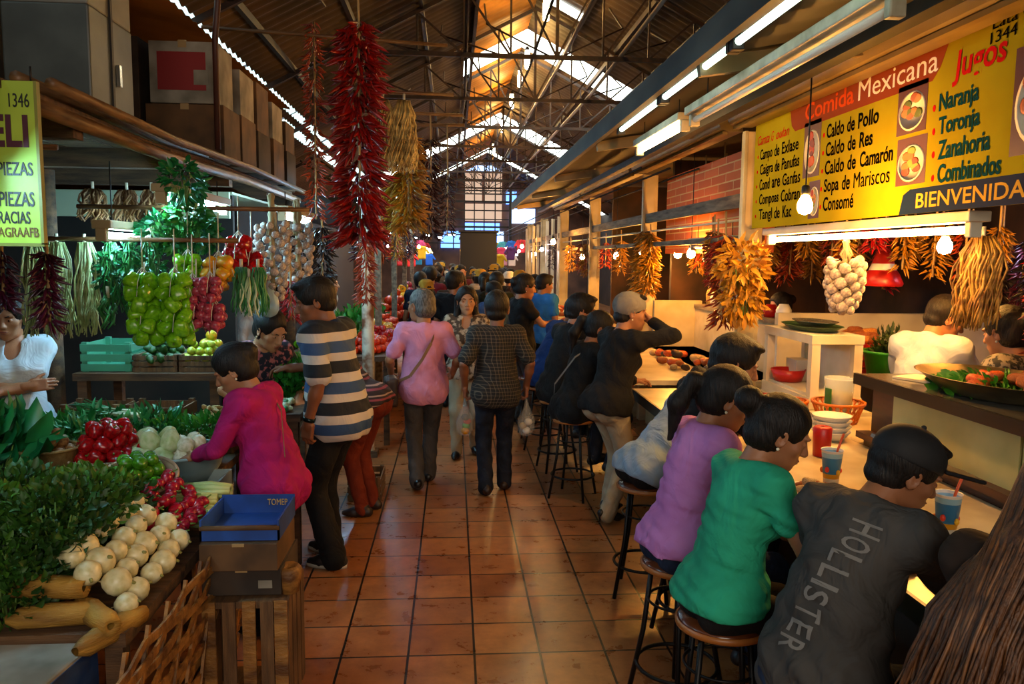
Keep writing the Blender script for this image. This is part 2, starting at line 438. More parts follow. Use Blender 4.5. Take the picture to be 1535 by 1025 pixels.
# ------------------------------------------------------------------ lamps used in several places
tubew = mat('warm_tube_glow', '#fff4dc', .4, emit=26, ecol='#ffcc80')
tubeg = mat('greenish_tube_glow', '#d8f0dc', .4, emit=2.2, ecol='#cfeedd')
tubeb = mat('cool_tube_glow', '#e4f4ff', .4, emit=64, ecol='#a0dcff')
cream = mat('cream_metal', '#a48a58', .42, '#5e4a2a', 3.5, (.35, .75), stretch=(1, .5, 1), spec=.6)
casing = mat('lamp_casing', '#cfc4a6', .4, '#94876a', 6)
bulbm = mat('bulb_glow', '#fff2d2', .3, emit=420, ecol='#ffb050')
black = mat('black_plastic', '#0d0d0e', .45)
def tube_lamp(a, b, m, label, cm=None, up=.12, group=None):
    a, b = Vector(a), Vector(b); t = empty('hanging_fluorescent_lamp', (a+b)/2, label, 'lamp', group)
    d = (b-a); u = d.normalized(); h = d/2
    MB().bar(-h*1.06+Vector((0, 0, .06)), h*1.06+Vector((0, 0, .06)), .11, .05).build('casing', cm or casing, t, bevel=.006)
    MB().tube([-h, h], .019, 10).build('tube', m, t)
    for s in (-1, 1):
        MB().bar(h*s+u*s*.002, h*s+u*s*.045, .06, .075).build('end_cap', cm or casing, t, bevel=.006)
    for s in (-.8, .8): MB().tube([h*s+Vector((0, 0, .08)), h*s+Vector((0, 0, .08+up))], .004, 5).build('hanger_wire', dark, t)
    return t
def bulb(p, top, label, group=None, m=None, s=1.0):
    t = empty('hanging_light_bulb', p, label, 'light bulb', group)
    MB().lathe([(.004, -.055), (.028, -.046), (.038, -.02), (.036, .005), (.022, .035), (.016, .05)], seg=14).build('glass', m or bulbm, t)
    MB().lathe([(.019, .046), (.021, .06), (.021, .09), (.012, .1)], seg=12, cap=True).build('socket', black, t)
    MB().tube([(0, 0, .095), (.004, 0, (top-p[2])*.5), (0, 0, top-p[2])], .004, 6).build('cord', black, t)
    t.scale = (s, s, 1)
    return t
def wire_hook(name='hook'): pass
# ================================================================== east side: food stalls
paint = mat('cream_paint', '#d8c9a2', .55, '#a8925f', 3, (.3, .75))
whitep = mat('white_paint', '#e2d8bf', .5, '#b9a880', 3, (.35, .8))
woodg = mat('grey_plank', '#8d7d66', .75, '#4c4033', 3, (.3, .7), stretch=(8, 1, 8), bump=.2)
woodb = mat('brown_wood', '#5a3318', .45, '#2f190b', 3, (.3, .7), stretch=(6, 1, 6))
steel = mat('brushed_steel', '#c9c4b8', .22, '#a39c8c', 5, metal=.85, stretch=(1, 8, 1))
tin2 = mat('awning_sheet', '#2e2a24', .6, '#171411', 2.5, (.3, .7))
# awning over the counters
aw = MB(); n = 150
vs = [(x, .3+i*16.2/n, z+.02*math.sin(i*PI)) for i in range(n+1) for x, z in ((1.24, 3.02), (2.6, 3.28))]
vs = [(x, y, z+(.015 if (i//2) % 2 else -.015)) for i, (x, y, z) in enumerate(vs)]
aw.add(vs, [(i*2, i*2+1, i*2+3, i*2+2) for i in range(n)], True)
struct(aw.build('roof_awning', tin2))
struct(MB().b2((1.2, .3, 2.98), (1.24, 16.5, 3.12)).build('trim_awning_edge', mat('edge_board', '#4f4a40', .6, '#23201c', 4, stretch=(1, .3, 1))))
struct(MB().b2((1.75, .3, 2.93), (1.83, 16.5, 2.99)).build('trim_awning_rail', dark))
for k in range(6):
    struct(MB().bar((1.26, 1.2+k*2.9, 2.98), (2.2, 1.2+k*2.9, 3.12), .05, .09).build('trim_awning_bracket', cream))
for k in range(3):
    tube_lamp((1.29, 2.45+k*1.25, 2.985), (1.29, 3.6+k*1.25, 2.985), tubeg, 'dim greenish fluorescent tube tucked inside the awning edge', dark, group='greenish tubes along the awning edge')
tube_lamp((1.5, 5.15, 2.86), (1.5, 6.35, 2.86), tubew, 'lit fluorescent tube in a long cream casing below the awning', up=.2)
t = tube_lamp((1.5, 2.7, 2.86), (1.5, 4.9, 2.86), mat('unlit_tube', '#e8e0cc', .25), 'unlit fluorescent tube in a long casing, by the hanging bulb and menu banner', up=.2)
# rolled shutter boxes above each stall front
for k, (y0, y1) in enumerate([(1.2, 6.1), (6.3, 9.45), (9.6, 13.2), (13.4, 17.0)]):
    mb = MB(); pr = [(0, 0), (-.06, .02), (-.1, .1), (-.1, .17), (-.05, .25), (.12, .25), (.12, 0)]
    vs = [(2.2+x, y, 3.02+z) for y in (y0, y1) for x, z in pr]; m_ = len(pr)
    mb.add(vs, [(i, (i+1) % m_, m_+(i+1) % m_, m_+i) for i in range(m_)]+[tuple(range(m_))[::-1], tuple(range(m_, 2*m_))])
    mb.b2((2.16, y0+.02, 3.0), (2.2, y1-.02, 3.025)); mb.b2((2.085, y0, 3.13), (2.1, y1, 3.145))
    struct(mb.build('trim_shutter_box', cream))
# posts
for k, y in enumerate([6.2, 9.5, 13.2, 16.9, 20.6, 24.3]):
    mb = MB().b2((2.3, y-.06, 0), (2.42, y+.06, 3.0)); mb.b2((2.27, y-.09, 1.0), (2.3, y-.03, 3.0)); mb.b2((2.42, y-.02, .9), (2.47, y+.1, 3.0))
    struct(mb.build('trim_post', paint, bevel=.006))
for k in range(8): struct(MB().b2((2.3, 17.4+k*1.1, 1.1), (2.37, 17.47+k*1.1, 2.9)).build('trim_post', whitep))
# plank rails between the posts, and thin rails that carry the hanging goods
for y0, y1 in ((6.27, 9.42), (9.58, 13.12), (13.3, 16.8), (17, 20.5), (20.7, 24.2)):
    struct(MB().b2((2.31, y0, 2.42), (2.35, y1, 2.53)).build('trim_rail', woodg))
    struct(MB().b2((2.33, y0, 2.14), (2.38, y1, 2.19)).build('trim_rail', woodg))
    struct(MB().tube([(2.34, y0, 2.32), (2.34, y1, 2.32)], .012, 6).build('trim_rail', whitep))
brick = mat('orange_brick', '#b8552a', .8)
def brick_nodes():
    nt, b, L, N = nodes(brick)
    tc = N('TexCoord'); sp = N('SeparateXYZ'); cb = N('CombineXYZ'); L(tc.outputs['Object'], sp.inputs[0]); L(sp.outputs['Y'], cb.inputs['X']); L(sp.outputs['Z'], cb.inputs['Y'])
    br = N('TexBrick'); br.inputs['Scale'].default_value = 1; br.inputs['Brick Width'].default_value = .42; br.inputs['Row Height'].default_value = .085; br.inputs['Mortar Size'].default_value = .007
    br.inputs['Color1'].default_value = lin('#e2743a'); br.inputs['Color2'].default_value = lin('#c05a2c'); br.inputs['Mortar'].default_value = lin('#e0b070')
    L(cb.outputs[0], br.inputs[0]); L(br.outputs[0], b.inputs['Base Color'])
    bp = N('Bump'); bp.inputs['Strength'].default_value = .6; bp.inputs['Distance'].default_value = .01; bp.invert = True; L(br.outputs['Fac'], bp.inputs['Height']); L(bp.outputs[0], b.inputs['Normal'])
brick_nodes()
struct(MB().b2((2.56, 6.35, 2.06), (2.64, 9.4, 2.96)).build('wall_brick', brick))
# stall walls
backw = mat('stall_back', '#4a2c18', .8, '#1d120b', 2.2)
struct(MB().b2((4.7, 1.0, 0), (4.8, 17, 3.3)).build('wall_stall_back', backw))
struct(MB().b2((2.5, 1.0, 3.24), (4.7, 17, 3.32)).build('ceiling_stalls', backw))
struct(MB().b2((2.75, 6.45, 0), (4.7, 6.52, 1.55)).build('wall_stall_side', whitep))
struct(MB().b2((2.7, 9.6, 0), (4.7, 9.68, 3.2)).build('wall_stall_side', backw))
struct(MB().b2((2.7, 13.3, 0), (4.7, 13.38, 3.2)).build('wall_stall_side', backw))

# ------------------------------------------------------------------ menu banner
def banner():
    Y0, Y1, Z0, Z1, X = 6.05, 2.55, 2.24, 3.06, 2.33     # far end to near end; u runs from far to near
    t = empty('menu_banner', (X, Y0, Z0), 'long yellow menu banner listing soups and juices above the food counter', 'banner')
    W, H_ = Y0-Y1, Z1-Z0
    R = Matrix(((0, 0, -1), (-1, 0, 0), (0, 1, 0)))        # local x -> -Y, local y -> Z, local z -> -X (towards the aisle)
    t.rotation_euler = R.to_euler()
    yel = mat('banner_yellow', '#aa9c1a', .95, '#948312', 2.2, (.3, .75), spec=.03)
    red = mat('banner_red_text', '#c01818', .95, spec=.03); blk = mat('banner_black_text', '#060505', .95, spec=.03); teal = mat('banner_teal_text', '#0d3f46', .95, spec=.03)
    wht = mat('banner_white_text', '#f2ead2', .95, spec=.03); orange = mat('banner_orange_text', '#e0531c', .95, spec=.03); brown = mat('banner_brown', '#8e3f1c', .8, spec=.1)
    navy = mat('banner_navy', '#0f2446', .8, spec=.1); gold = mat('banner_gold_text', '#d8a83c', .95, spec=.03); lime = mat('banner_lime_text', '#d9cf4a', .95, spec=.03)
    MB().b2((0, 0, -.012), (W, H_, 0)).build('sheet', yel, t)
    def txt(s, u, v, w, h, m, bold=0, name='lettering', shear=0):
        ws = s.split(' '); n = len(s)+.0
        for q in ws:
            tall = 1.22 if any(c in 'gjpqy' for c in q) else 1.0
            lo = any(c in 'ABCDEFGHIJKLMNOPQRSTUVWXYZbdfhkltij1234567890' for c in q); hh = h*(1 if lo else .76)*tall
            link(name, text_mesh(q, w*len(q)/n*1.03, hh, 0 if 'M' in q else bold, shear, .0006), m, t, (u, v-(h*.22 if tall > 1 else 0), .0024)); u += w*(len(q)+1)/n
    def panel(pts, m, name): 
        mb = MB(); n = len(pts); mb.add([(x, y, 0) for x, y in pts]+[(x, y, .0016) for x, y in pts], [tuple(range(n, 2*n))]+[(i, (i+1) % n, n+(i+1) % n, n+i) for i in range(n)])
        return mb.build(name, m, t)
    panel([(.66, .68), (.72, .635), (2.27, .635), (2.33, .69), (2.4, H_), (.62, H_)], brown, 'title_band')
    txt('Comida', .87, .675, .62, .11, orange, .012); txt('Mexicana', 1.56, .675, .73, .11, wht, .012)
    txt('Camta G oulan', .06, .625, .56, .07, red, .0, shear=.3)
    for k, s in enumerate(['Campo de Exlase', 'Caigra de Panufas', 'Comd are Ganfas', 'Compoas Cobran', 'Tangl de Kac']):
        txt(s, .12+k*.005, .505-k*.112, [.66, .68, .7, .7, .58][k], .085, blk, .014)
        MB().ball((.07, .54-k*.112, .0), (.012, .014, .003)).build('bullet', red, t)
    for k, (s, w_) in enumerate([('Caldo de Pollo', .6), ('Caldo de Res', .55), ('Caldo de Camarón', .76), ('Sopa de Mariscos', .74), ('Consomé', .37)]):
        txt(s, 1.19, .515-k*.112, w_, .088, blk, .02)
        MB().ball((1.15, .545-k*.112, .0), (.013, .016, .003)).build('bullet', red, t)
    txt('Jugos', 2.43, .6, .35, .13, red, .02, shear=.1)
    for k, (s, w_) in enumerate([('Naranja', .28), ('Toronja', .29), ('Zanahoria', .36), ('Combinados', .43)]):
        txt(s, 2.34+k*.008, .47-k*.112, w_, .09, teal, .022)
        MB().ball((2.3+k*.008, .5-k*.112, .0), (.013, .018, .003)).build('bullet', red, t)
    txt('Lata C', 2.69, .76, .22, .045, blk); txt('1344', 2.68, .7, .16, .05, blk)
    panel([(2.05, 0), (2.08, .1), (2.14, .125), (W, .125), (W, 0)], navy, 'welcome_band')
    txt('BIENVENIDAS', 2.2, .025, .8, .075, gold, .012)
    # printed dishes
    def dish(u, v, w, h, cols):
        panel([(u, v), (u+w, v), (u+w, v+h), (u, v+h)], mat('dish_print_ground', '#5a2a14', .45), 'dish_picture')
        MB().lathe([(.005, .0), (1, .0), (.9, .001)], (u+w*.5, v+h*.45, .0022), 24, w*.46, h*.4).build('printed_plate', wht, t)
        rs = random.Random(int(u*100+v*1000))
        for q in range(9):
            a = rs.random()*2*PI; r = rs.random()*.27
            MB().ball((u+w*(.5+math.cos(a)*r), v+h*(.5+math.sin(a)*r), .0036), (w*.15, h*.1, .0012), 10, 4).build('printed_food', mat('print_'+cols[q % len(cols)], '#'+cols[q % len(cols)], .5), t)
    dish(.87, .3, .24, .36, ['b03a18', 'c8581e', '7c2412']); dish(.98, .03, .15, .24, ['c07a2a', 'b03a18', '6f7a22'])
    dish(1.98, .41, .26, .25, ['d0863a', 'b8622a', '6f7a22']); dish(2.0, .15, .26, .24, ['86972e', 'c8702a', '9a3f1a'])
    dish(2.85, .2, .34, .44, ['8a3a1c', '6f5a22', 'a8542a'])
    struct(MB().b2((2.36, 1.5, 3.06), (2.4, 6.1, 3.26)).build('wall_above_banner', mat('dark_board', '#171b18', .7)))
    return t
banner()
bulb((1.86, 4.09, 2.295), 3.13, 'large lit bulb hanging on a long cord before the menu banner', s=1.05)
tube_lamp((2.42, 3.55, 2.15), (2.42, 5.85, 2.15), tubew, 'long lit fluorescent tube under the menu banner over the food counter', whitep, up=1.0)

# ------------------------------------------------------------------ the eating counter and the serving counter
ctop = mat('counter_laminate', '#dccba6', .3, '#bfa77c', 4)
t = empty('eating_counter', (1.85, 5, 0), 'long cream eating counter with diners seated along its aisle side', 'counter')
MB().b2((-.4, -3.9, .91), (.5, 1.2, .95)).build('counter_top', ctop, t, bevel=.006)
MB().b2((.5, -.68, .91), (1.0, .04, .95)).build('counter_top', ctop, t, bevel=.006)
MB().b2((-.415, -3.9, .88), (-.4, 1.2, .955)).build('edge_strip', mat('dark_edge', '#3a3630', .4), t)
MB().b2((.0, -3.9, 0), (.45, 1.15, .91)).build('front_panel', mat('counter_front', '#4a3a28', .7, '#2a2018', 3), t)
t = empty('serving_counter', (2.3, 3, 0), 'raised serving counter with steel top and pale green front panels', 'counter')
greenp = mat('pale_green_panel', '#b9b77c', .35, '#9a9a62', 2.5)
for y0 in (-1.9, -.93, .04): MB().b2((.06, y0, 1.03), (.09, y0+.95, 1.30)).build('front_panel', greenp, t)
MB().b2((.05, -1.9, .95), (.55, 1.25, 1.03)).build('base', woodb, t)
MB().b2((.0, -1.9, 1.0), (.08, 1.25, 1.035)).build('wood_ledge', woodb, t)
MB().b2((0, -1.9, 1.325), (.62, 1.28, 1.36)).build('counter_top', steel, t, bevel=.006)
MB().b2((-.012, -1.9, 1.30), (.01, 1.29, 1.362)).build('edge_strip', mat('dark_steel_edge', '#4a4238', .3, metal=.7), t)
MB().b2((.09, -1.9, 1.03), (.6, 1.25, 1.325)).build('body', woodb, t)

def leafy(mb, c, r, n, L, w, up=.3):
    for _ in range(n):
        d = rvec(); p = Vector((c[0]+d.x*r[0]*rnd(.5, 1), c[1]+d.y*r[1]*rnd(.5, 1), c[2]+abs(d.z)*r[2]*rnd(.4, 1)))
        v = d+Vector((0, 0, up)); mb.leaf(p, v, d, L*rnd(.7, 1.2), w*rnd(.7, 1.2))
    return mb
# steel-rimmed oval tray of food on the serving counter, with pieces of cooked food
def oval(rx, ry, h, flare=1.25): return MB().lathe([(.02, 0), (.8, 0), (.9, .012), (1.0*flare, h), (1.03*flare, h), (.98*flare, h-.004), (.86, .02), (.02, .012)], seg=32, sx=rx, sy=ry)
greenleaf = mat('lettuce', '#4f9a24', .5, '#2c6a14', 8); fried = mat('fried_food', '#b8641c', .6, '#7c3210', 14, bump=.5, bscale=40); redf = mat('red_food', '#b03014', .5, '#d86a1c', 12)
tray = empty('serving_tray', (2.62, 3.55, 1.362), 'large oval steel tray of greens and fried food on the serving counter', 'tray')
oval(.24, .38, .09).build('dish', mat('worn_steel', '#a8946a', .3, '#6d5c3c', 6, metal=.8), tray)
lettuce = leafy(MB(), (0, .05, .02), (.22, .34, .055), 420, .055, .05, .0).build('lettuce', greenleaf); lettuce.location = tray.location; tag(lettuce, 'bed of green lettuce in the oval steel tray', 'lettuce')
lump = None
def lumps(c, n, rx, ry, z, mats_, s, name, label, cat, group, flat=.6):
    """n pieces of food heaped on an ellipse at c."""
    base = {}
    for k in range(n):
        a = rnd(0, 2*PI); r = math.sqrt(random.random())
        m = mats_[k % len(mats_)]
        if m.name not in base:
            S = Solid(); S.ell((0, 0, 0), (1, .8, .6)); S.ell((.5, .2, .15), (.6, .5, .5), k=.2); S.ell((-.4, -.3, .1), (.55, .5, .5), k=.2)
            base[m.name] = S.mesh(name, .16, .05, 6)
            base[m.name].materials.append(m)
        o = link(name, base[m.name], None, None, (c[0]+math.cos(a)*r*rx, c[1]+math.sin(a)*r*ry, c[2]+z*(1-r*r)*rnd(.6, 1)+s*.3), (rnd(-.3, .3), rnd(-.3, .3), rnd(0, 6)), s*rnd(.8, 1.2))
        tag(o, label, cat, group)
lumps((2.62, 3.45, 1.40), 16, .15, .26, .05, [fried, redf], .045, 'fried_bite', 'golden fried bite on the greens in the oval steel tray', 'food', 'fried bites in the oval tray')
pl = empty('steel_plate', (2.48, 2.85, 1.362), 'empty round steel plate near the edge of the serving counter', 'plate')
MB().lathe([(.01, 0), (.13, 0), (.19, .02), (.195, .022), (.14, .008), (.01, .006)], seg=32).build('dish', steel, pl)
# papers and tray at the far end of the serving counter
o = MB().b2((-.1, -.14, 0), (.1, .14, .012)).build('order_pad', whitep, None, (2.55, 4.0, 1.362), (0, 0, .4)); tag(o, 'white order pad lying on the steel serving counter', 'notepad')

# ------------------------------------------------------------------ things on the eating counter
def cup(loc, label):
    t = empty('paper_cup', loc, label, 'cup')
    m = bands('cup_print', [(0, '#e8e4da'), (.22, '#d8a020'), (.35, '#2a7ab8'), (.8, '#8fc4e4'), (.93, '#e8e4da')], 'Z', 1/.17, .4)
    MB().lathe([(.01, 0), (.032, 0), (.048, .17), (.051, .172), (.046, .166), (.03, .01), (.01, .008)], seg=24).build('cup_wall', m, t)
    MB().tube([(0, 0, .02), (.02, -.01, .17), (.04, -.02, .25)], .0055, 8).build('straw', mat('orange_straw', '#e0582a', .4), t)
    for k in range(5):
        a = k*1.26; MB().ball((math.cos(a)*.041, math.sin(a)*.041, .07+.012*(k % 2)), (.010, .010, .014)).build('fruit_print', mat('print_fruit_%d' % (k % 3), ['#d83a1c', '#e8b020', '#c86418'][k % 3], .5), t)
    return t
cup((1.76, 3.45, .955), 'blue printed paper cup with orange straw beside the white plate of food')
cup((1.88, 2.77, .955), 'blue printed paper cup with orange straw in front of the man in the black cap')
plas = mat('white_plastic', '#e8e2d4', .35); redp = mat('red_plastic', '#b01812', .35); oran = mat('orange_plastic', '#cf6a18', .35); clear = mat('clear_plastic', '#e8f0ea', .15, alpha=.35)
def plate(loc, label, r=.13, m=None):
    t = empty('plate', loc, label, 'plate'); MB().lathe([(.01, 0), (r*.6, 0), (r, .018), (r*1.02, .02), (r*.62, .006), (.01, .006)], seg=28).build('dish', m or plas, t); return t
plate((1.63, 3.33, .955), 'white plate of half-eaten food on the counter before the woman in green')
lumps((1.63, 3.33, .965), 9, .07, .07, .03, [fried, mat('pale_food', '#d8c090', .6, '#a07a3c', 12)], .032, 'tortilla_bite', 'piece of food on the white plate before the woman in green', 'food', 'food on the white plate')
plate((1.83, 3.15, .955), 'small white plate with green garnish beside the blue cup', .09)
lumps((1.83, 3.15, .965), 5, .04, .04, .02, [greenleaf, redf], .022, 'garnish', 'green and red garnish on the small plate by the blue cup', 'food', 'garnish on the small plate')
plate((1.72, 2.48, .955), 'white plate under the hands of the man in the black cap', .12)
lumps((1.72, 2.48, .965), 6, .05, .05, .03, [mat('pale_food', '#d8c090'), fried], .03, 'taco', 'piece of food on the plate of the man in the black cap', 'food', 'food before the capped man')
def glass(loc, label, h=.14, r=.035, m=None):
    t = empty('drinking_glass', loc, label, 'glass'); MB().lathe([(.004, 0), (r*.8, 0), (r, h), (r*.93, h), (r*.74, .012), (.004, .01)], seg=20).build('glass_wall', m or clear, t); return t
glass((1.82, 2.93, .955), 'clear plastic glass beside the blue cup and the black cap', .15)
o = MB().lathe([(.01, 0), (.045, 0), (.05, .15), (.04, .16), (.01, .16)], seg=16).build('sauce_jar', redp, None, (1.98, 4.0, .955)); tag(o, 'dark red sauce jar standing before the white bowls', 'jar')
o = MB().lathe([(.01, 0), (.04, 0), (.048, .09), (.046, .09), (.036, .01), (.01, .01)], seg=16).build('red_cup', redp, None, (1.96, 3.34, .955)); tag(o, 'small red plastic cup behind the black cap', 'cup')
for k in range(4):
    o = MB().lathe([(.02, 0), (.07, 0), (.11, .05), (.113, .055), (.1, .05), (.065, .008), (.02, .006)], seg=24).build('white_bowl', plas, None, (2.22, 4.38, .955+k*.03)); tag(o, 'white plastic bowl, %s of the stack by the orange baskets' % ['lowest', 'second from bottom', 'second from top', 'topmost'][k], 'bowl', 'stack of white bowls')
def basket(loc, r, h, m, label):
    t = empty('plastic_basket', loc, label, 'basket'); mb = MB()
    for k in range(22):
        a, b = 2*PI*k/22, 2*PI*(k+1.6)/22
        mb.bar((math.cos(a)*r*.75, math.sin(a)*r*.75, .01), (math.cos(b)*r, math.sin(b)*r, h), .009); mb.bar((math.cos(b)*r*.75, math.sin(b)*r*.75, .01), (math.cos(a)*r, math.sin(a)*r, h), .009)
    mb.build('lattice_wall', m, t)
    MB().lathe([(r-.006, h-.012), (r+.008, h-.01), (r+.008, h+.008), (r-.006, h+.006)], seg=28).build('rim', m, t)
    MB().lathe([(.01, 0), (r*.76, 0), (r*.78, .02), (.01, .012)], seg=24).build('bottom', m, t); return t
basket((2.5, 4.86, .955), .16, .13, oran, 'larger orange lattice basket holding a clear jug on the counter')
basket((2.22, 4.98, .955), .12, .12, oran, 'smaller orange lattice basket between the red basket and the jug')
basket((2.18, 5.3, .955), .1, .09, redp, 'red plastic basket near the white napkin holder')
t = empty('plastic_jug', (2.5, 4.86, .975), 'tall clear plastic jug half full of pale drink in an orange basket', 'jug')
MB().lathe([(.01, 0), (.075, 0), (.09, .26), (.093, .27), (.084, .26), (.07, .01), (.01, .01)], seg=20, sy=1.2).build('jug_wall', clear, t)
MB().lathe([(.01, .005), (.068, .005), (.078, .17), (.01, .17)], seg=20, sy=1.2).build('drink', mat('pale_drink', '#cfc08c', .3), t)
MB().box((-.085, -.03, .13), (.01, .07, .15)).build('green_label', mat('green_label', '#2f6a1c', .5), t)
t = empty('napkin_holder', (2.1, 5.8, .955), 'white napkin holder by the foot of the cream post', 'napkin holder')
MB().b2((-.06, -.09, 0), (.06, .09, .1)).build('body', plas, t, bevel=.008); MB().b2((-.04, -.07, .1), (.04, .07, .115)).build('napkins', whitep, t)
# white cupboard with an open hatch beside the post
t = empty('display_cupboard', (2.62, 5.55, 1.0), 'white wooden display cupboard with an open front next to the cream post', 'cupboard')
mb = MB()
for x in (-.15, .15):
    for y in (-.38, .38): mb.box((x, y, .24), (.06, .06, .48))
mb.b2((-.186, -.416, .43), (.186, .416, .49)); mb.b2((-.186, -.416, -.02), (.186, .416, .06)); mb.b2((.15, -.4, .05), (.17, .4, .44))
mb.build('carcass', whitep, t); MB().b2((-.16, -.38, .06), (.15, .38, .08)).build('shelf', whitep, t)
o = MB().lathe([(.01, 0), (.1, 0), (.13, .09), (.125, .09), (.09, .01), (.01, .01)], seg=20).build('red_tub', redp, None, (2.55, 5.75, 1.085)); tag(o, 'red plastic tub inside the white display cupboard', 'tub')
o = MB().b2((-.06, -.09, 0), (.06, .09, .16)).build('food_packet', whitep, None, (2.66, 5.82, 1.083)); tag(o, 'cream packet standing inside the white display cupboard', 'packet')
o = oval(.16, .3, .04, 1.1).build('green_platter', mat('green_platter', '#2f4a2a', .4), None, (2.62, 5.55, 1.492)); tag(o, 'dark green platter on top of the white display cupboard', 'platter')
o = oval(.12, .22, .03, 1.1).build('steel_platter', steel, None, (2.62, 5.5, 1.535)); tag(o, 'steel platter lying in the dark green platter', 'platter')
# back table with red crate, green tub and trays of food
def table(name, lo, hi, m, label, cat='table'):
    t = empty(name, ((lo[0]+hi[0])/2, (lo[1]+hi[1])/2, 0), label, cat); c = t.location
    MB().b2((lo[0]-c.x, lo[1]-c.y, hi[2]-.05), (hi[0]-c.x, hi[1]-c.y, hi[2])).build('table_top', m, t)
    for x in (lo[0]+.05, hi[0]-.05):
        for y in (lo[1]+.05, hi[1]-.05): MB().b2((x-c.x-.03, y-c.y-.03, 0), (x-c.x+.03, y-c.y+.03, hi[2]-.05)).build('leg', m, t)
    return t
table('low_table', (2.42, 5.05, 0), (2.84, 6.02, .975), whitep, 'low white table under the display cupboard beside the post')
table('work_table', (3.0, 5.2, 0), (4.4, 6.4, 1.14), whitep, 'white work table with red crates and green tub behind the serving counter')
t = empty('stacked_crate', (3.2, 5.95, 1.14), 'red plastic crate of bread on the white work table', 'crate')
mb = MB()
for k in range(4): mb.b2((-.18, -.28, k*.055), (.18, .28, k*.055+.045))
mb.build('body', redp, t); MB().b2((-.19, -.29, .2), (.19, .29, .23)).build('rim', redp, t)
lumps((3.2, 5.95, 1.37), 18, .14, .24, .07, [fried, mat('bread', '#d08a34', .6, '#a85c1c', 9)], .055, 'bread_roll', 'golden bread roll heaped on the red crate', 'bread', 'bread rolls on the red crate')
lumps((3.55, 6.1, 1.18), 20, .3, .25, .12, [redf, mat('orange_food', '#d8701c', .6), fried], .06, 'fruit_piece', 'orange and red fruit heaped on the white work table', 'fruit', 'fruit on the work table')
t = empty('green_tub', (3.12, 5.35, 1.14), 'bright green plastic tub with herbs on the white work table', 'tub')
MB().lathe([(.01, 0), (.14, 0), (.18, .2), (.195, .205), (.195, .225), (.17, .22), (.13, .01), (.01, .01)], seg=28).build('tub_wall', mat('green_plastic', '#2f8a1c', .35, '#1f6a14', 4), t)
o = leafy(MB(), (0, 0, .16), (.13, .13, .22), 260, .06, .03, .8).build('herb_bunch', mat('dark_herb', '#46561c', .6, '#2a3a14', 9), None, (3.12, 5.35, 1.14)); tag(o, 'bunch of dark herbs growing over the bright green tub', 'herbs')
# shelf case behind the white-shirted cook
t = empty('glass_case', (3.9, 3.6, 0), 'white counter case with trays of cooked food behind the cook', 'case')
MB().b2((-.35, -1.2, 0), (.4, 1.2, 1.1)).build('body', whitep, t); MB().b2((-.45, -1.25, 1.62), (.4, 1.25, 1.67)).build('shelf', whitep, t)
for y in (-1.2, 1.2): MB().b2((.3, y-.03, 1.1), (.36, y+.03, 1.62)).build('upright', whitep, t)
for y, lab in ((4.1, 'long steel tray of mixed fried food beside the cook'), (3.2, 'long steel tray of fried food next to the woman in the patterned blouse')):
    q = empty('food_tray', (3.72, y, 1.1), lab, 'tray'); MB().b2((-.22, -.4, .1), (.22, .4, .14)).build('dish', steel, q); MB().b2((-.2, -.38, 0), (.2, .38, .1)).build('base', woodb, q)
    lumps((3.72, y, 1.25), 34, .18, .36, .12, [fried, redf, mat('orange_food', '#d8701c'), greenleaf, mat('yellow_food', '#d8a01c', .6)], .06, 'cooked_food', 'piece of cooked food heaped on a long steel tray behind the counter', 'food', 'cooked food on the long trays')
# shelf with jars at the far side of the case
for k in range(7):
    o = MB().lathe([(.01, 0), (.05, 0), (.05, .12), (.03, .15), (.03, .18), (.01, .18)], seg=12).build('jar', [plas, clear, mat('amber_jar', '#9a5a1c', .3)][k % 3], None, (3.8+.05*(k % 2), 2.7+k*.3, 1.672)); tag(o, 'jar on the white shelf above the long food trays', 'jar', 'jars on the shelf of the case')
# mid stall back counter
# second stall: cream counter in a U
t = empty('stall_counter', (2.6, 7.9, 0), 'cream wooden stall counter with raised back, under the two bright bulbs', 'counter')
MB().b2((-.25, -1.35, .0), (.3, 1.4, .95)).build('body', paint, t); MB().b2((-1.1, -1.3, .91), (.3, 1.4, .95)).build('counter_top', ctop, t)
MB().b2((.3, -1.35, .0), (.38, 1.4, 1.42)).build('back_panel', paint, t); MB().b2((-.2, 1.32, .95), (.38, 1.4, 1.5)).build('end_panel', paint, t)
MB().b2((.28, -1.4, 1.42), (.5, 1.4, 1.46)).build('top_shelf', woodg, t)
MB().b2((-1.12, -1.3, .88), (-1.1, 1.4, .955)).build('edge_strip', mat('dark_edge', '#3a3630'), t)
lumps((2.3, 7.6, .955), 30, .25, .9, .08, [fried, redf, mat('pale_food', '#d8c090'), mat('dark_food', '#3a2414', .6)], .055, 'snack', 'piece of food laid out on the cream stall counter', 'food', 'food on the cream stall counter')
for k in range(3):
    t = empty('stall_counter', (1.75, 11.4+3.7*k, 0), ['cream stall counter behind the woman with the ponytail', 'cream stall counter beside the person in blue', 'cream stall counter farthest down the aisle'][k], 'counter')
    MB().b2((-.1, -1.75, 0), (.8, 1.7, .93)).build('body', paint, t); MB().b2((-.25, -1.75, .93), (.8, 1.7, .97)).build('counter_top', ctop, t)
    lumps((1.95, 11.4+3.7*k, .975), 24, .3, 1.4, .1, [fried, redf, greenleaf, plas], .07, 'snack', ['food laid out on the stall counter behind the ponytailed woman', 'food laid out on the stall counter by the person in blue', 'food laid out on the stall counter farthest away'][k], 'food', 'food on far stall counter %d' % k)
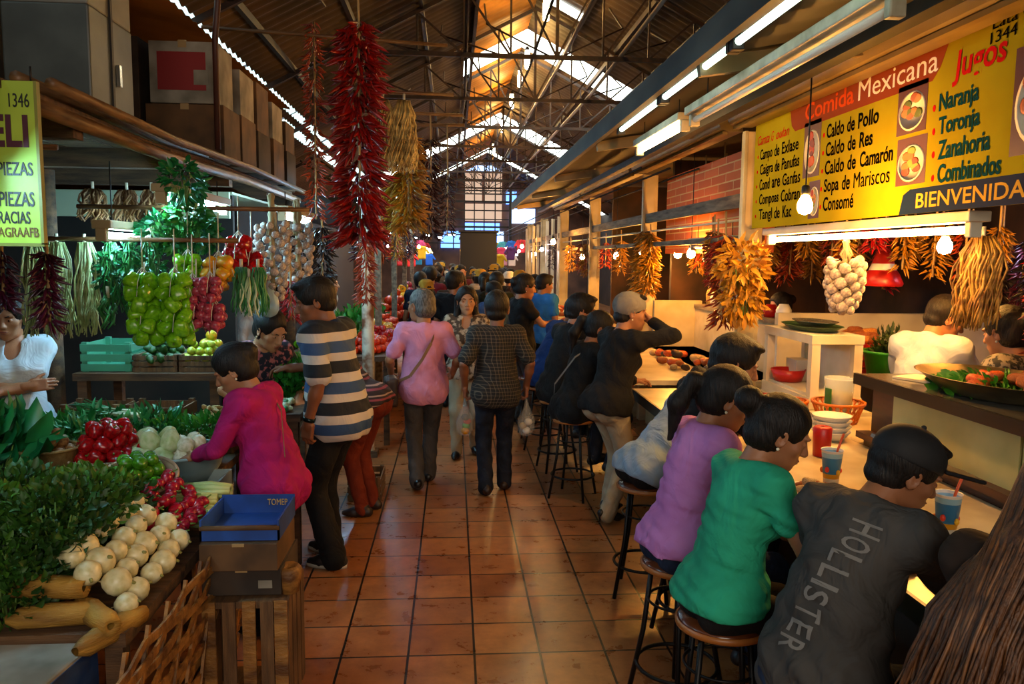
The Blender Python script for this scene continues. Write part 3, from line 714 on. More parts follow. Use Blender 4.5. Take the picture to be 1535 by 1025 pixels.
# ================================================================== west side: the greengrocer's stall
plank = mat('old_plank', '#6a4a2c', .8, '#2c1d12', 3, (.3, .75), stretch=(1, 8, 8), bump=.3)
plankx = mat('crate_slat', '#7a5632', .8, '#3a2615', 4, (.3, .75), stretch=(8, 1, 1), bump=.3)
polew = mat('bamboo_pole', '#7a5530', .5, '#4a2f18', 5, stretch=(1, 1, 8))
card = mat('brown_cardboard', '#6e4c2a', .8, '#46301a', 4); cardw = mat('white_cardboard', '#a89e8c', .75, '#6e6656', 4); cardd = mat('dark_cardboard', '#4a3a2c', .85, '#2c221a', 3)
redpr = mat('red_box_print', '#8c1614', .6); bluepr = mat('blue_box_print', '#22406e', .6, '#16284a', 8)
# ---- storage deck above the stall
d = empty('storage_deck', (-3.2, 6, 2.6), 'wooden storage deck over the vegetable stall, stacked with boxes', 'deck')
for k in range(9): MB().b2((-1.4+k*.31, -3.4, .06), (-1.11+k*.31, 3.2, .1)).build('deck_plank', plank, d)
for y in (-3.3, -2.0, -.7, .6, 1.9, 3.1): MB().b2((-1.5, y-.05, -.06), (1.4, y+.05, .06)).build('cross_beam', plank, d)
for x, z, r in ((1.42, .02, .038), (1.5, .11, .026), (1.36, .13, .03)): MB().tube([(x, -2.45, z), (x+.02, -1, z-.03), (x-.02, 1, z+.02), (x, 3.3, z)], r, 8).build('edge_pole', polew, d)
for x, y in ((-1.3, -3.2), (1.33, 3.1)): MB().tube([(x, y, -2.6), (x+.02, y, 0)], .06, 8).build('post', plank, d)
MB().tube([(.5, -.5, -2.6), (.5, -.5, -.06)], .06, 8).build('post', plank, d)
MB().b2((-.3, .9, -.3), (1.3, .94, -.08)).build('pale_fascia', mat('pale_green_board', '#b8c4a0', .5), d); MB().b2((-1.2, 1.0, -.09), (1.3, 3.2, -.07)).build('pale_underside', mat('pale_green_board', '#b8c4a0', .5), d)
# grey metal locker on the deck
t = empty('metal_locker', (-2.14, 4.72, 2.7), 'tall grey metal locker standing on the storage deck', 'locker')
grey1 = mat('grey_paint', '#7d7a72', .5, '#66635c', 3); grey2 = mat('dark_grey_paint', '#4a4f4c', .45, '#3a3e3c', 4)
MB().b2((-.22, -.28, .6), (.22, .28, 1.9)).build('upper_body', grey1, t, bevel=.01); MB().b2((-.222, -.282, .0), (.222, .282, .6)).build('lower_body', grey2, t, bevel=.01)
MB().b2((.221, -.03, 0), (.232, -.005, 1.9)).build('door_seam', dark, t); MB().b2((-.14, -.29, .62), (-.1, -.282, 1.9)).build('strip', dark, t); MB().box((.235, .05, .3), (.02, .03, .12)).build('handle', steel, t)
def carton(loc, s, m, label, rz=0, print_=None, group=None):
    t = empty('storage_carton', loc, label, 'box', group, rz)
    mb = MB().box((0, 0, s[2]/2), s); mb.box((0, 0, s[2]+.001), (s[0]*.96, s[1]*.48, .006)); mb.build('body', m, t, bevel=.006)
    MB().box((0, -s[1]/2-.001, s[2]*.96), (.06, .004, .12*s[2])).build('tape', mat('tape', '#a8895a', .35), t)
    if print_:
        MB().box((-.02*s[0], -s[1]/2-.002, s[2]*.52), (s[0]*.72, .004, s[2]*.62)).build('printed_panel', print_, t)
        MB().box((.27*s[0], -s[1]/2-.005, s[2]*.42), (s[0]*.22, .004, s[2]*.24)).build('paper_label', cardw, t)
    return t
carton((-1.98, 6.3, 3.1), (.48, .42, .44), cardw, 'white and red printed carton on top of a brown carton on the deck', print_=redpr)
carton((-1.98, 6.32, 2.71), (.56, .44, .385), card, 'brown cardboard carton under the white and red printed one')
carton((-2.48, 6.3, 2.71), (.36, .4, .86), cardd, 'tall dark carton between the grey locker and the printed carton')
for k, (y, h1, h2) in enumerate([(6.95, .42, .36), (7.5, .38, .42), (8.1, .4, .34), (8.7, .36, .3)]):
    carton((-1.98, y, 2.71), (.5, .46, h1), [card, cardd][k % 2], ['brown carton behind the white and red printed carton, at the bottom', 'dark carton at the bottom, second behind the printed carton', 'brown carton at the bottom, third behind the printed carton', 'dark carton at the bottom, last of the deck'][k])
    carton((-1.98, y, 2.715+h1), (.48, .44, h2), [cardw, card][k % 2], ['pale carton on top, behind the white and red printed carton', 'brown carton on top, second behind the printed carton', 'pale carton on top, third behind the printed carton', 'brown carton on top, last of the deck'][k])
for k in range(3): carton((-2.9-.1*k, 4.4+k*1.1, 2.71), (.7, .8, .9+.2*k), [cardd, card, cardd][k], ['large dark carton at the dim end of the deck behind the sign', 'large brown carton behind the grey locker', 'large dark carton deep on the deck'][k])
o = MB().tube([(-1.72, 6.0, 2.76), (-1.66, 5.8, 3.5), (-1.5, 5.6, 4.4)], .022, 8).build('wooden_stick', mat('red_brown_stick', '#4a2418', .5)); tag(o, 'long dark stick leaning up from the edge of the storage deck', 'stick')
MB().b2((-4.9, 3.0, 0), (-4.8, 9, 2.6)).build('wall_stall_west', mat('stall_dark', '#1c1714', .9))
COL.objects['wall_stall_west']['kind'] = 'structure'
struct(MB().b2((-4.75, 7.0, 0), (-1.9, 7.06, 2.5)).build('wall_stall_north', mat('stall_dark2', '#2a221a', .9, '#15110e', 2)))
# old sheets under the west eave
o = MB(); n = 60
o.add([(x, 5.05+i*.075, 3.68-.16*(x+1.9)+.02*(i % 2)) for i in range(n+1) for x in (-1.9, -4.2)], [(i*2, i*2+1, i*2+3, i*2+2) for i in range(n)], True)
struct(o.build('roof_lean_to', amber))
# ---- green notice board
def notice():
    t = empty('notice_board', (-1.70, 3.42, 2.03), 'green notice board with black lettering hanging under the deck', 'sign')
    gm = mat('sign_green', '#a8c23a', .5, '#8da62c', 3); bk = mat('sign_black', '#161616', .5); mg = mat('sign_maroon', '#4a1c2c', .5)
    MB().b2((-1.2, 0, 0), (.0, .02, .66)).build('sheet', gm, t); MB().b2((-1.2, -.004, -.008), (.006, .024, .006)).build('border', mat('sign_edge', '#7a7a2c', .5), t); MB().b2((-.006, -.004, 0), (.006, .024, .66)).build('border', MATS['sign_edge'], t)
    def tx(s, x, z, w, h, m, b=.01): link('lettering', text_mesh(s, w, h, b), m, t, (x, -.002, z), (PI/2, 0, 0))
    tx('1346', -.105, .555, .08, .055, bk, 0); tx('ELI', -.19, .395, .155, .13, mg, .03)
    tx('R PIEZAS', -.205, .28, .18, .055, bk); tx('R PIEZAS', -.205, .155, .18, .06, bk); tx('GRACIAS', -.2, .085, .155, .05, bk); tx('NEBAGRAAFB', -.24, .03, .225, .04, mat('sign_ochre', '#6a4a18', .5), .01)
    for x in (-.02, -.9): MB().tube([(x, .01, .66), (x, .01, .72)], .004, 6).build('cord', dark, t)
notice()
tube_lamp((-2.0, 4.7, 2.1), (-2.0, 5.85, 2.1), tubeb, 'cool white fluorescent tube over the hanging long beans', mat('wood_batten', '#a08c68', .7), up=.35)
tube_lamp((-1.7, 4.8, 2.32), (-1.7, 6.0, 2.32), tubeb, 'cool white fluorescent tube hung highest over the green bunches', mat('wood_batten', '#a08c68', .7))
tube_lamp((-1.35, 6.4, 2.3), (-1.35, 7.5, 2.3), tubeb, 'cool white fluorescent tube behind the red chili string', mat('wood_batten', '#a08c68', .7))
tube_lamp((-1.9, 2.5, 2.3), (-1.9, 3.3, 2.3), tubeb, 'cool white fluorescent tube just behind the green notice board', mat('wood_batten', '#a08c68', .7))

# ---- tables and crates that carry the produce
def slat_crate(loc, s, label, m=None, rz=0, n=3, cat='crate', group=None):
    m = m or plankx; t = empty('slatted_crate', loc, label, cat, group, rz); w, d_, h = s; th = .012; sh = h/n
    for z in range(n):
        for sy in (-1, 1): MB().box((0, sy*(d_/2), sh*(z+.45)), (w, th, sh*.72)).build('slat', m, t)
        for sx in (-1, 1): MB().box((sx*(w/2), 0, sh*(z+.45)), (th, d_, sh*.72)).build('slat', m, t)
    for sx in (-1, 1):
        for sy in (-1, 1): MB().box((sx*(w/2-.02), sy*(d_/2-.02), h/2), (.035, .035, h)).build('corner_post', m, t)
    MB().box((0, 0, .01), (w*.98, d_*.98, .012)).build('bottom', m, t)
    return t
table('market_table', (-2.9, 2.66, 0), (-1.12, 4.05, .70), plank, 'rough plank table under the parsley and white turnips')
table('market_table', (-2.9, 4.1, 0), (-1.36, 5.3, .74), plank, 'rough plank table under the chayote bowl and red peppers')
table('back_shelf', (-2.52, 5.35, 0), (-1.56, 6.0, 1.2), plank, 'back shelf of rough planks carrying avocados and mangoes', 'shelf')
table('side_table', (-1.31, 4.95, 0), (-.96, 6.6, 1.0), plank, 'narrow plank table before the man in the striped shirt')
# woven wooden facing of the stall front
t = empty('wicker_hurdle', (-1.08, 3.0, 0), 'woven wooden strips facing the stall below the white turnips', 'hurdle')
wk = mat('wicker_strip', '#a87434', .6, '#5a3614', 5, stretch=(1, 3, 3), bump=.3)
for k in range(9):
    y = -.85+k*.19; MB().bar((.02+.01*(k % 2), y, .0), (-.02, y+.34, .72), .012, .035).build('stake', wk, t)
for k in range(12):
    z = .03+k*.058; mb = MB()
    pts = [(.012*math.sin(j*PI/2+k*PI)+.0, -.85+j*.095, z+rnd(-.012, .012)+.05*j/18) for j in range(19)]
    for j in range(18): mb.bar(pts[j], pts[j+1], .009, .034)
    mb.build('woven_strip', wk, t)
t.rotation_euler = (0, math.radians(4), 0)
# the stack of boxes by the aisle
t = empty('upright_crate', (-.93, 3.48, 0), 'tall upright wooden crate at the foot of the box stack by the aisle', 'crate')
for k, x in enumerate((-.19, -.09, .01, .1, .17)): MB().box((x, -.22, .26), (.065, .014, .52)).build('slat', plankx if k % 2 else wk, t)
for k, y in enumerate((-.17, -.06, .05, .16)): MB().box((.2, y, .26), (.014, .08, .52)).build('slat', plankx, t); MB().box((-.2, y, .26), (.014, .08, .52)).build('slat', plankx, t)
for z in (.02, .5): MB().box((0, 0, z), (.4, .42, .03)).build('end_board', plankx, t)
MB().lathe([(.02, 0), (.05, 0), (.07, .1), (.05, .12), (.02, .1)], (.19, -.1, .52), 10).build('bark_roll', wk, t)
t = carton((-.96, 3.52, .53), (.40, .44, .115), cardd, 'dark printed carton second from bottom of the box stack'); MB().box((.12, -.223, .05), (.07, .004, .035)).build('paper_label', cardw, t)
carton((-.965, 3.5, .647), (.39, .44, .12), card, 'brown carton under the blue tray in the box stack')
t0_ = t = empty('blue_tray', (-.965, 3.52, .772), 'empty blue printed cardboard tray topping the box stack by the aisle', 'tray')
bl = mat('blue_cardboard', '#1f4fa0', .5, '#173a78', 5)
MB().b2((-.19, -.2, 0), (.19, .2, .012)).build('bottom', bl, t)
for q, (lo, hi) in enumerate([((-.2, .19, 0), (.2, .2, .10)), ((-.2, -.21, 0), (-.19, .2, .09)), ((.19, -.21, 0), (.2, .2, .09)), ((-.2, -.21, 0), (.2, -.2, .05))]): MB().b2(lo, hi).build('side', bl, t)
MB().tube([(-.2, -.205, .055), (.2, -.205, .055)], .012, 8).build('front_lip', card, t)
link('lettering', text_mesh('TOMEP', .11, .03), mat('gold_print', '#c89a3c', .5), t, (.05, .188, .05), (PI/2, 0, 0))
for o in list(COL.objects):
    if o.parent is None and o.get('label', '').find('box stack') > 0 and o.get('category') in ('crate', 'box', 'tray'): o.scale = (.84, .84, 1); o.location.x += .05
# big white carton at the front corner
t = empty('white_carton', (-1.585, 2.42, 0), 'worn white carton with blue printed end standing before the parsley', 'box', rz=-.12)
MB().b2((-.45, -.2, 0), (.33, .30, .67)).build('body', cardw, t, bevel=.01)
MB().b2((.33, -.2, .5), (.334, .29, .66)).build('blue_band', bluepr, t); MB().b2((.33, .1, .2), (.335, .3, .5)).build('blue_print', bluepr, t); MB().b2((.336, -.1, .28), (.339, .05, .4)).build('paper_label', cardd, t)

# ------------------------------------------------------------------ produce
def lobed(name, prof, m, seg=18, lobes=0, amp=0, squash=1):
    """A turned fruit with lobes."""
    vs = []
    for r, z in prof:
        for k in range(seg):
            a = 2*PI*k/seg; w = 1+amp*math.cos(lobes*a)*(1 if lobes else 0)
            vs.append((math.cos(a)*r*w, math.sin(a)*r*w*squash, z))
    n = len(prof); fs = [(i*seg+k, i*seg+(k+1) % seg, (i+1)*seg+(k+1) % seg, (i+1)*seg+k) for i in range(n-1) for k in range(seg)]
    me = MB().add(vs, fs, True).mesh(name); me.materials.append(m); return me
ROUND = [(.01, -1), (.5, -.87), (.87, -.5), (1, 0), (.9, .45), (.55, .84), (.12, .98), (.01, .96)]
BELL = [(.01, -.86), (.35, -1.0), (.68, -.82), (.86, -.2), (1.0, .45), (.86, .9), (.45, 1.0), (.1, .78), (.01, .74)]
stemg = mat('green_stem', '#5c7a2a', .6)
def stem_mesh(name='stem', m=stemg, L=.45, r=.1):
    me = MB().tube([(0, 0, 0), (.03, 0, L*.5), (.12, .02, L)], [r*1.5, r, r*.9], 6).mesh(name); me.materials.append(m); return me
def veg(name, me, stem=None, sz=0):
    """One fruit as (body mesh, stem mesh, stem height): the body is the thing, the stem its part."""
    return (name, me, stem, sz)
def put(v, p, rot, s, label, cat, group, parent=None):
    o = link(v[0], v[1], None, parent, p, rot, s)
    if parent is None: tag(o, label, cat, group)
    if v[2] is not None: link('stem', v[2], None, o, (0, 0, v[3]))
    return o
def heap(v, c, rx, ry, r, layers, label, cat, group, flat=1.0, tilt=6.3, shrink=.27, up=False, cap=300, order=0):
    n = 0
    for l in range(layers):
        f = 1-shrink*l; sp = 2*r*.98; z = r*flat+l*r*1.45*flat
        ny = int(ry*f/sp)+1; nx = int(rx*f/sp)+1
        for j in range(-ny, ny+1):
            for i in range(-nx, nx+1):
                x = (i+.5*(j % 2)+.25*(l % 2))*sp; y = (j*.87+.3*(l % 2))*sp
                if (x/(rx*f))**2+(y/(ry*f))**2 > 1 or n >= cap: continue
                n += 1
                rot = (rnd(-.35, .35), rnd(-.35, .35), rnd(0, 6.3)) if up else (rnd(-tilt, tilt), rnd(-tilt, tilt), rnd(0, 6.3))
                put(v, (c[0]+x+rnd(-.1, .1)*r, c[1]+y+rnd(-.1, .1)*r, c[2]+z+rnd(-.06, .06)*r), rot, r*rnd(.9, 1.06), label, cat, group)
    return n
G = lambda h, name, h2=None, **k: mat(name, h, k.pop('rough', .3), h2, k.pop('ns', 2.5), **k)
st = stem_mesh()
turnip = veg('white_turnip', lobed('white_turnip', [(.02, -1.25), (.06, -1.0), (.45, -.85), (.85, -.45), (1, 0), (.88, .5), (.5, .85), (.2, .98), (.01, 1)], G('#e6ddb0', 'turnip_skin', '#c9bd84', ns=1.5)), stem_mesh('stalk', mat('cut_stalk', '#8a8a4a', .6), .3, .12), .9)
radish = veg('radish', lobed('radish', [(.01, -1.5), (.05, -1.2), (.4, -.9), (.8, -.4), (1, .1), (.8, .65), (.3, .95), (.01, 1)], G('#b0102a', 'radish_skin', '#7c0c20')), stem_mesh('stalk', stemg, .8, .13), .9)
redpep = veg('red_pepper', lobed('red_pepper', BELL, G('#b40f12', 'red_pepper_skin', '#7a0a10', rough=.18), 20, 3, .08), st, .72)
greenpep = veg('green_pepper', lobed('green_pepper', BELL, G('#7fc21e', 'green_pepper_skin', '#5a9c14', rough=.2), 20, 4, .09), st, .72)
lime = veg('green_lime', lobed('green_lime', [(.01, -1.1)]+ROUND[1:6]+[(.2, 1.02), (.01, 1.1)], G('#4c8a16', 'lime_skin', '#35690f', rough=.25)))
avo = veg('avocado', lobed('avocado', [(.01, -1), (.55, -.8), (.8, -.3), (.75, .2), (.5, .8), (.3, 1.15), (.01, 1.25)], G('#2c5a1c', 'avocado_skin', '#1c3a10', rough=.35, bump=.3, bscale=20)))
mango = veg('mango', lobed('mango', [(.01, -1)]+ROUND[1:7]+[(.01, 1)], G('#d8981c', 'mango_skin', '#8aa01e', ns=1.2), squash=.8))
guava = veg('yellow_lime', lobed('yellow_lime', ROUND, G('#8fae2a', 'pale_lime_skin', '#c8b43a', ns=1.2)))
chayote = veg('chayote', lobed('chayote', [(.01, -1.05), (.6, -.95), (.98, -.4), (.95, .15), (.7, .75), (.45, 1.15), (.01, 1.25)], G('#cfd6a8', 'chayote_skin', '#a8bc7c', ns=1.5), 20, 5, .05))
onion = veg('white_onion', lobed('white_onion', [(.05, -1), (.5, -.88), (.9, -.45), (1, 0), (.8, .5), (.3, .85), (.12, 1.1), (.05, 1.3)], G('#e6e2cc', 'onion_skin', '#c6c49c', rough=.28)))
potato = veg('potato', lobed('potato', ROUND, G('#b07a3c', 'potato_skin', '#7c4e22', rough=.6), squash=.75))
tomato = veg('tomato', lobed('tomato', ROUND[:-2]+[(.2, .9), (.01, .84)], G('#c01c10', 'tomato_skin', '#d8481a', rough=.2), squash=.95), stem_mesh('stem', stemg, .2, .08), .84)
shallot = veg('pink_onion', lobed('pink_onion', [(.05, -1), (.5, -.88), (.9, -.45), (1, 0), (.8, .5), (.3, .85), (.12, 1.3), (.05, 1.7)], G('#b8485a', 'pink_onion_skin', '#8c2438')))
orangep = veg('orange_pepper', lobed('orange_pepper', BELL, G('#d8801a', 'orange_pepper_skin', '#c8a01c', rough=.2), 20, 4, .08), st, .72)
galn = veg('garlic_bulb', lobed('garlic_bulb', [(.05, -.8), (.5, -.8), (.95, -.4), (1, 0), (.75, .45), (.3, .8), (.16, 1.1), (.1, 1.5)], mat('garlic_skin', '#c4b8a4', .55, '#94807c', 3), 20, 7, .05))

# front row: turnips, radishes, parsley
for l in range(4):
    for j in range(6):
        put(turnip, (-1.165-.067*l+rnd(-.012, .012), 2.80+j*.103+(l % 2)*.05+rnd(-.012, .012), .748+.052*l+.009*j+rnd(-.008, .008)), (rnd(-.5, .5), 1.35+rnd(-.45, .45), rnd(-.6, .6)), .05*rnd(.84, 1.1), 'round white turnip stacked roots outward beside the parsley', 'turnip', 'white turnips stacked at the stall front')
for k in range(36):
    l = k//9; j = k % 9
    put(radish, (-1.19-.055*l+rnd(-.02, .02), 3.33+j*.05+(l % 2)*.025+rnd(-.012, .012), .775+.04*l+.007*j+rnd(-.01, .01)), (rnd(-.7, .7), 1.5+rnd(-.7, .7), rnd(-.9, .9)), .03*rnd(.85, 1.15), 'red radish in the bunches between the white turnips and the boxes', 'radish', 'red radishes stacked by the box stack')
parsm = mat('parsley_green', '#2e5c14', .55, '#17380a', 9, (.3, .7)); parsm2 = mat('parsley_pale', '#4a7a1e', .5, '#2c5410', 9)
def bunch(loc, r, n, L, w, m, name, label, group=None, up=.5, cat='herbs', droop=0, stems=True, loose=False):
    t = empty(name, loc, label, cat, group); mb = MB()
    for _ in range(n):
        d_ = rvec(); q = rnd(.45, 1)**.6
        p = Vector((d_.x*r[0]*q, d_.y*r[1]*q, d_.z*r[2]*q)); v = d_*.9+rvec()*.6+Vector((0, 0, up))
        mb.leaf(p, v, rvec()+d_, L*rnd(.6, 1.25), w*rnd(.6, 1.3), rnd(.1, .4))
    f = mb.build('foliage', m, t); f['kind'] = 'stuff' if loose else 'thing'
    if stems:
        s = MB()
        for _ in range(14): a = rvec(); s.tube([(a.x*r[0]*.2, a.y*r[1]*.2, -r[2]*1.05), (a.x*r[0]*.5, a.y*r[1]*.5, a.z*r[2]*.4)], .0035, 5)
        s.build('stalk', stemg, t)
    return t
par_lab = 'bunch of curly parsley in the big dark green heap by the white turnips'
for k in range(22):
    l = 0 if k < 10 else (1 if k < 18 else 2); j = k if l == 0 else (k-10 if l == 1 else k-18)
    x = -1.84+(j % 2)*.27+l*.07+rnd(-.03, .03); y = 2.78+(j//2)*.2+rnd(-.03, .03)+l*.06
    bunch((x, y, .80+.125*l), (.17, .14, .12), 420, .042, .026, parsm if k % 3 else parsm2, 'parsley_bunch', par_lab, 'parsley bunches heaped at the stall front')
for k in range(4): bunch((-1.6, 2.76+.15*k, .93+.03*k), (.12, .10, .1), 260, .036, .022, parsm2, 'parsley_bunch', par_lab, 'parsley bunches heaped at the stall front')
# dried leaf wraps between the white carton and the turnips
hus = mat('dry_husk', '#b88a34', .7, '#7a5418', 4, stretch=(6, 1, 1), bump=.4)
for k, (x, y, z, a) in enumerate([(-1.36, 2.72, .745, .15), (-1.42, 2.78, .82, -.1), (-1.24, 2.72, .74, -.8), (-1.17, 2.7, .70, 1.2)]):
    o = MB().lathe([(.015, -.17), (.035, -.13), (.042, -.04), (.04, .07), (.03, .13), (.012, .12)], (0, 0, 0), 12, wob=.12).build('leaf_wrap', hus, None, (x, y, z), (0, PI/2, a)); tag(o, 'yellow dry leaf wrap lying between the white carton and the turnips', 'leaf wrap', 'dry leaf wraps')
# celery stalks behind the radishes
cel = mat('celery', '#9cb86a', .4, '#c8d49a', 4, stretch=(1, 6, 6)); celd = mat('celery_leaf', '#3f7a24', .5, '#23561a', 9)
for k, (x, y, z) in enumerate([(-1.25, 3.82, .80), (-1.22, 3.74, .77), (-1.2, 3.9, .83), (-1.18, 3.68, .76)]):
    t = empty('celery', (x, y, z), 'pale celery head with cut end towards the box stack', 'celery', 'celery heads behind the radishes', rz=rnd(-.2, .2)); mb = MB()
    for q in range(8):
        a = q*PI/4; mb.tube([(.1, .022*math.cos(a), .022*math.sin(a)), (0, .032*math.cos(a), .032*math.sin(a)), (-.16, .025*math.cos(a), .025*math.sin(a))], [.013, .017, .009], 6)
    mb.build('stalk', cel, t); leafy(MB(), (-.22, 0, 0), (.1, .05, .05), 60, .05, .03).build('foliage', celd, t)
bowlm = mat('enamel_bowl', '#a8b8b8', .4, '#7c9494', 3)
def basin(loc, rx, ry, h, m, label, cat='bowl', name='oval_bowl', rim=None, rz=0, tilt=(0, 0)):
    t = empty(name, loc, label, cat, None, rz); t.rotation_euler = (tilt[0], tilt[1], rz)
    MB().lathe([(.01, 0), (.72, 0), (.9, h*.5), (1, h), (1.03, h+.004), (.97, h-.004), (.86, h*.5), (.7, .012), (.01, .012)], seg=36, sx=rx, sy=ry).build('bowl_wall', m, t)
    mb = MB(); mb.tube([(rx*math.cos(a)*1.01, ry*math.sin(a)*1.01, h) for a in [2*PI*k/36 for k in range(37)]], .009, 6, False); mb.build('rim', rim or m, t); return t
basin((-1.54, 4.32, .76), .29, .25, .17, bowlm, 'large pale oval bowl of chayotes before the woman in magenta')
heap(chayote, (-1.61, 4.37, .84), .16, .17, .058, 2, 'pale green chayote in the large oval bowl', 'chayote', 'chayotes in the oval bowl', tilt=1)
heap(onion, (-1.42, 4.33, .86), .1, .15, .045, 2, 'white onion beside the chayotes in the large oval bowl', 'onion', 'white onions in the oval bowl', tilt=1)
t = empty('grey_tray', (-1.42, 4.12, .745), 'grey metal tray under the edge of the oval bowl', 'tray'); MB().b2((-.22, -.16, 0), (.22, .16, .012)).build('bottom', steel, t)
for lo, hi in (((-.22, -.16, 0), (.22, -.15, .09)), ((-.22, .15, 0), (.22, .16, .09)), ((.21, -.16, 0), (.22, .16, .09)), ((-.22, -.16, 0), (-.21, .16, .09))): MB().b2(lo, hi).build('side', bowlm, t)
basin((-1.49, 3.78, .83), .165, .165, .13, mat('bark_basket', '#b89a7a', .6, '#7c6248', 4), 'round pale basket of green limes in front of the grey tray', 'basket', 'round_basket', tilt=(.32, .1))
heap(lime, (-1.49, 3.76, .89), .13, .13, .034, 3, 'green lime in the round pale basket', 'lime', 'limes in the round basket', shrink=.22)
basin((-1.86, 4.30, .82), .2, .2, .09, mat('bark_basket', '#b89a7a'), 'shallow basket of red peppers left of the chayote bowl'.replace('left of', 'beside'), 'basket', 'shallow_basket')
heap(redpep, (-1.86, 4.33, .88), .19, .2, .043, 3, 'glossy red pepper in the shallow basket beside the chayote bowl', 'pepper', 'red peppers in the shallow basket', tilt=1.2)
t = basin((-2.13, 4.2, .84), .16, .14, .14, mat('straw_basket', '#9a7a42', .7, '#6a4e24', 9, bump=.4), 'straw basket of potatoes between leafy greens and red peppers', 'basket', 'straw_basket')
heap(potato, (-2.13, 4.2, .93), .15, .12, .032, 3, 'brown potato in the straw basket', 'potato', 'potatoes in the straw basket')
basin((-2.5, 4.0, .72), .26, .24, .2, black, 'black tub under the big leafy greens', 'tub', 'black_tub')
leafd = mat('chard_leaf', '#1f7a3c', .4, '#0f5a2c', 6); leafy_g = mat('bright_leaf', '#2f8a2a', .45, '#155c1c', 7)
def greens(loc, r, n, L, w, m, name, label, group=None, up=.9, cat='greens'): return bunch(loc, r, n, L, w, m, name, label, group, up, cat)
for k in range(5): greens((-2.55+.13*(k % 3), 3.92+.1*(k//2), 1.0+.07*(k % 2)), (.2, .16, .15), 70, .17, .1, leafd, 'leafy_greens', 'bunch of broad dark leafy greens standing in the black tub', 'leafy greens in the black tub')
for k in range(6): greens((-2.05+.18*(k % 3), 3.62+.14*(k//3), .78), (.16, .12, .07), 130, .09, .02, leafy_g, 'herb_bunch', 'bunch of thin green herbs lying before the red peppers', 'thin herbs before the red peppers', .2)
for k in range(8): greens((-2.35+.17*(k % 4), 4.75+.2*(k//4), .88+.04*(k % 2)), (.16, .14, .1), 120, .1, .03, [leafy_g, leafd][k % 2], 'herb_bunch', 'bunch of green herbs laid behind the red peppers', 'herbs behind the red peppers', .2)
for k in range(4): greens((-1.72+.12*k, 4.72+.03*k, .94), (.11, .1, .09), 150, .06, .025, leafy_g, 'herb_bunch', 'bunch of green herbs behind the chayote bowl', 'herbs behind the chayote bowl', .3)
# pale scallions in bundles
scal = mat('scallion_white', '#d6dcc0', .4, '#a8c08a', 4); scag = mat('scallion_green', '#3c8a4a', .45, '#2a6a34', 5)
def scallions(loc, rz, L, label, group, n=16, hang=False):
    t = empty('scallion_bundle', loc, label, 'scallions', group, rz); a, b = MB(), MB()
    for _ in range(n):
        u, v = rnd(-.05, .05), rnd(-.03, .03)
        a.tube([(0, u*.5, v), (.1*L, u*.6, v), (.45*L, u, v)], [.009, .008, .006], 6); b.tube([(.45*L, u, v), (.75*L, u*1.5, v+rnd(-.02, .02)), (L, u*2.2, v+rnd(-.03, .03))], [.006, .005, .003], 5)
    a.build('white_stalk', scal, t); b.build('green_stalk', scag, t)
    if hang: t.rotation_euler = (0, PI/2, rz)
    return t
for k in range(4): scallions((-1.78+.03*k, 3.56-.06*k, .83+.02*(k % 2)), PI+rnd(-.15, .15), .42, 'bundle of scallions laid between the parsley and the limes', 'scallions by the parsley')
for k in range(5): scallions((-2.05+.06*k, 5.0-.05*k, .98+.02*(k % 2)), PI*.85+rnd(-.2, .2), .5, 'bundle of pale scallions in front of the back shelf', 'scallions before the back shelf')
# back shelf: crates of avocados, mangoes, limes, and the green net crate
slat_crate((-2.33, 5.62, 1.2), (.32, .4, .2), 'green plastic crate on the back shelf under the long beans', mat('green_crate', '#3f8a6a', .5))
slat_crate((-2.0, 5.62, 1.2), (.3, .42, .12), 'low wooden crate of avocados on the back shelf')
slat_crate((-1.72, 5.62, 1.2), (.28, .42, .12), 'low wooden crate of mangoes and limes on the back shelf')
heap(avo, (-2.0, 5.6, 1.26), .14, .2, .036, 3, 'dark green avocado in the low crate on the back shelf', 'avocado', 'avocados on the back shelf', flat=.9)
heap(guava, (-1.72, 5.52, 1.26), .14, .1, .03, 3, 'yellow-green lime in front of the mangoes on the back shelf', 'lime', 'yellow limes on the back shelf')
heap(mango, (-1.72, 5.72, 1.27), .12, .13, .038, 3, 'yellow mango in the crate on the back shelf', 'mango', 'mangoes on the back shelf')
for k in range(2): slat_crate((-2.3+.4*k, 5.2, .74), (.36, .26, .3), ['empty slatted crate below the green plastic crate', 'empty slatted crate below the avocados'][k], n=3)
slat_crate((-1.54, 5.12, .74), (.3, .26, .2), 'slatted crate of pale roots below the mangoes')
heap(veg('ginger_root', lobed('ginger_root', [(.01, -1.6), (.5, -1.2), (.6, -.3), (.45, .2), (.7, .8), (.3, 1.4), (.01, 1.5)], mat('ginger', '#c09a5c', .6, '#8a6a34', 4), squash=.7)), (-1.54, 5.12, .9), .13, .11, .026, 3, 'pale knobbly root in the crate below the mangoes', 'root', 'roots in the crate below the mangoes')
# side table before the striped man
for k in range(7): greens((-1.18+.08*(k % 2), 5.5+.14*(k//2), 1.08+.05*(k % 2)), (.13, .13, .11), 150, .07, .045, leafy_g, 'curly_lettuce', 'curly green lettuce on the narrow table before the striped man', 'lettuces before the striped man')
lumps((-1.14, 5.15, 1.0), 20, .12, .18, .05, [scal, scag, mat('pale_veg', '#c8cc9c', .4)], .035, 'cut_vegetable', 'cut pale vegetable under the hands of the striped man', 'vegetable', 'cut vegetables on the narrow table')

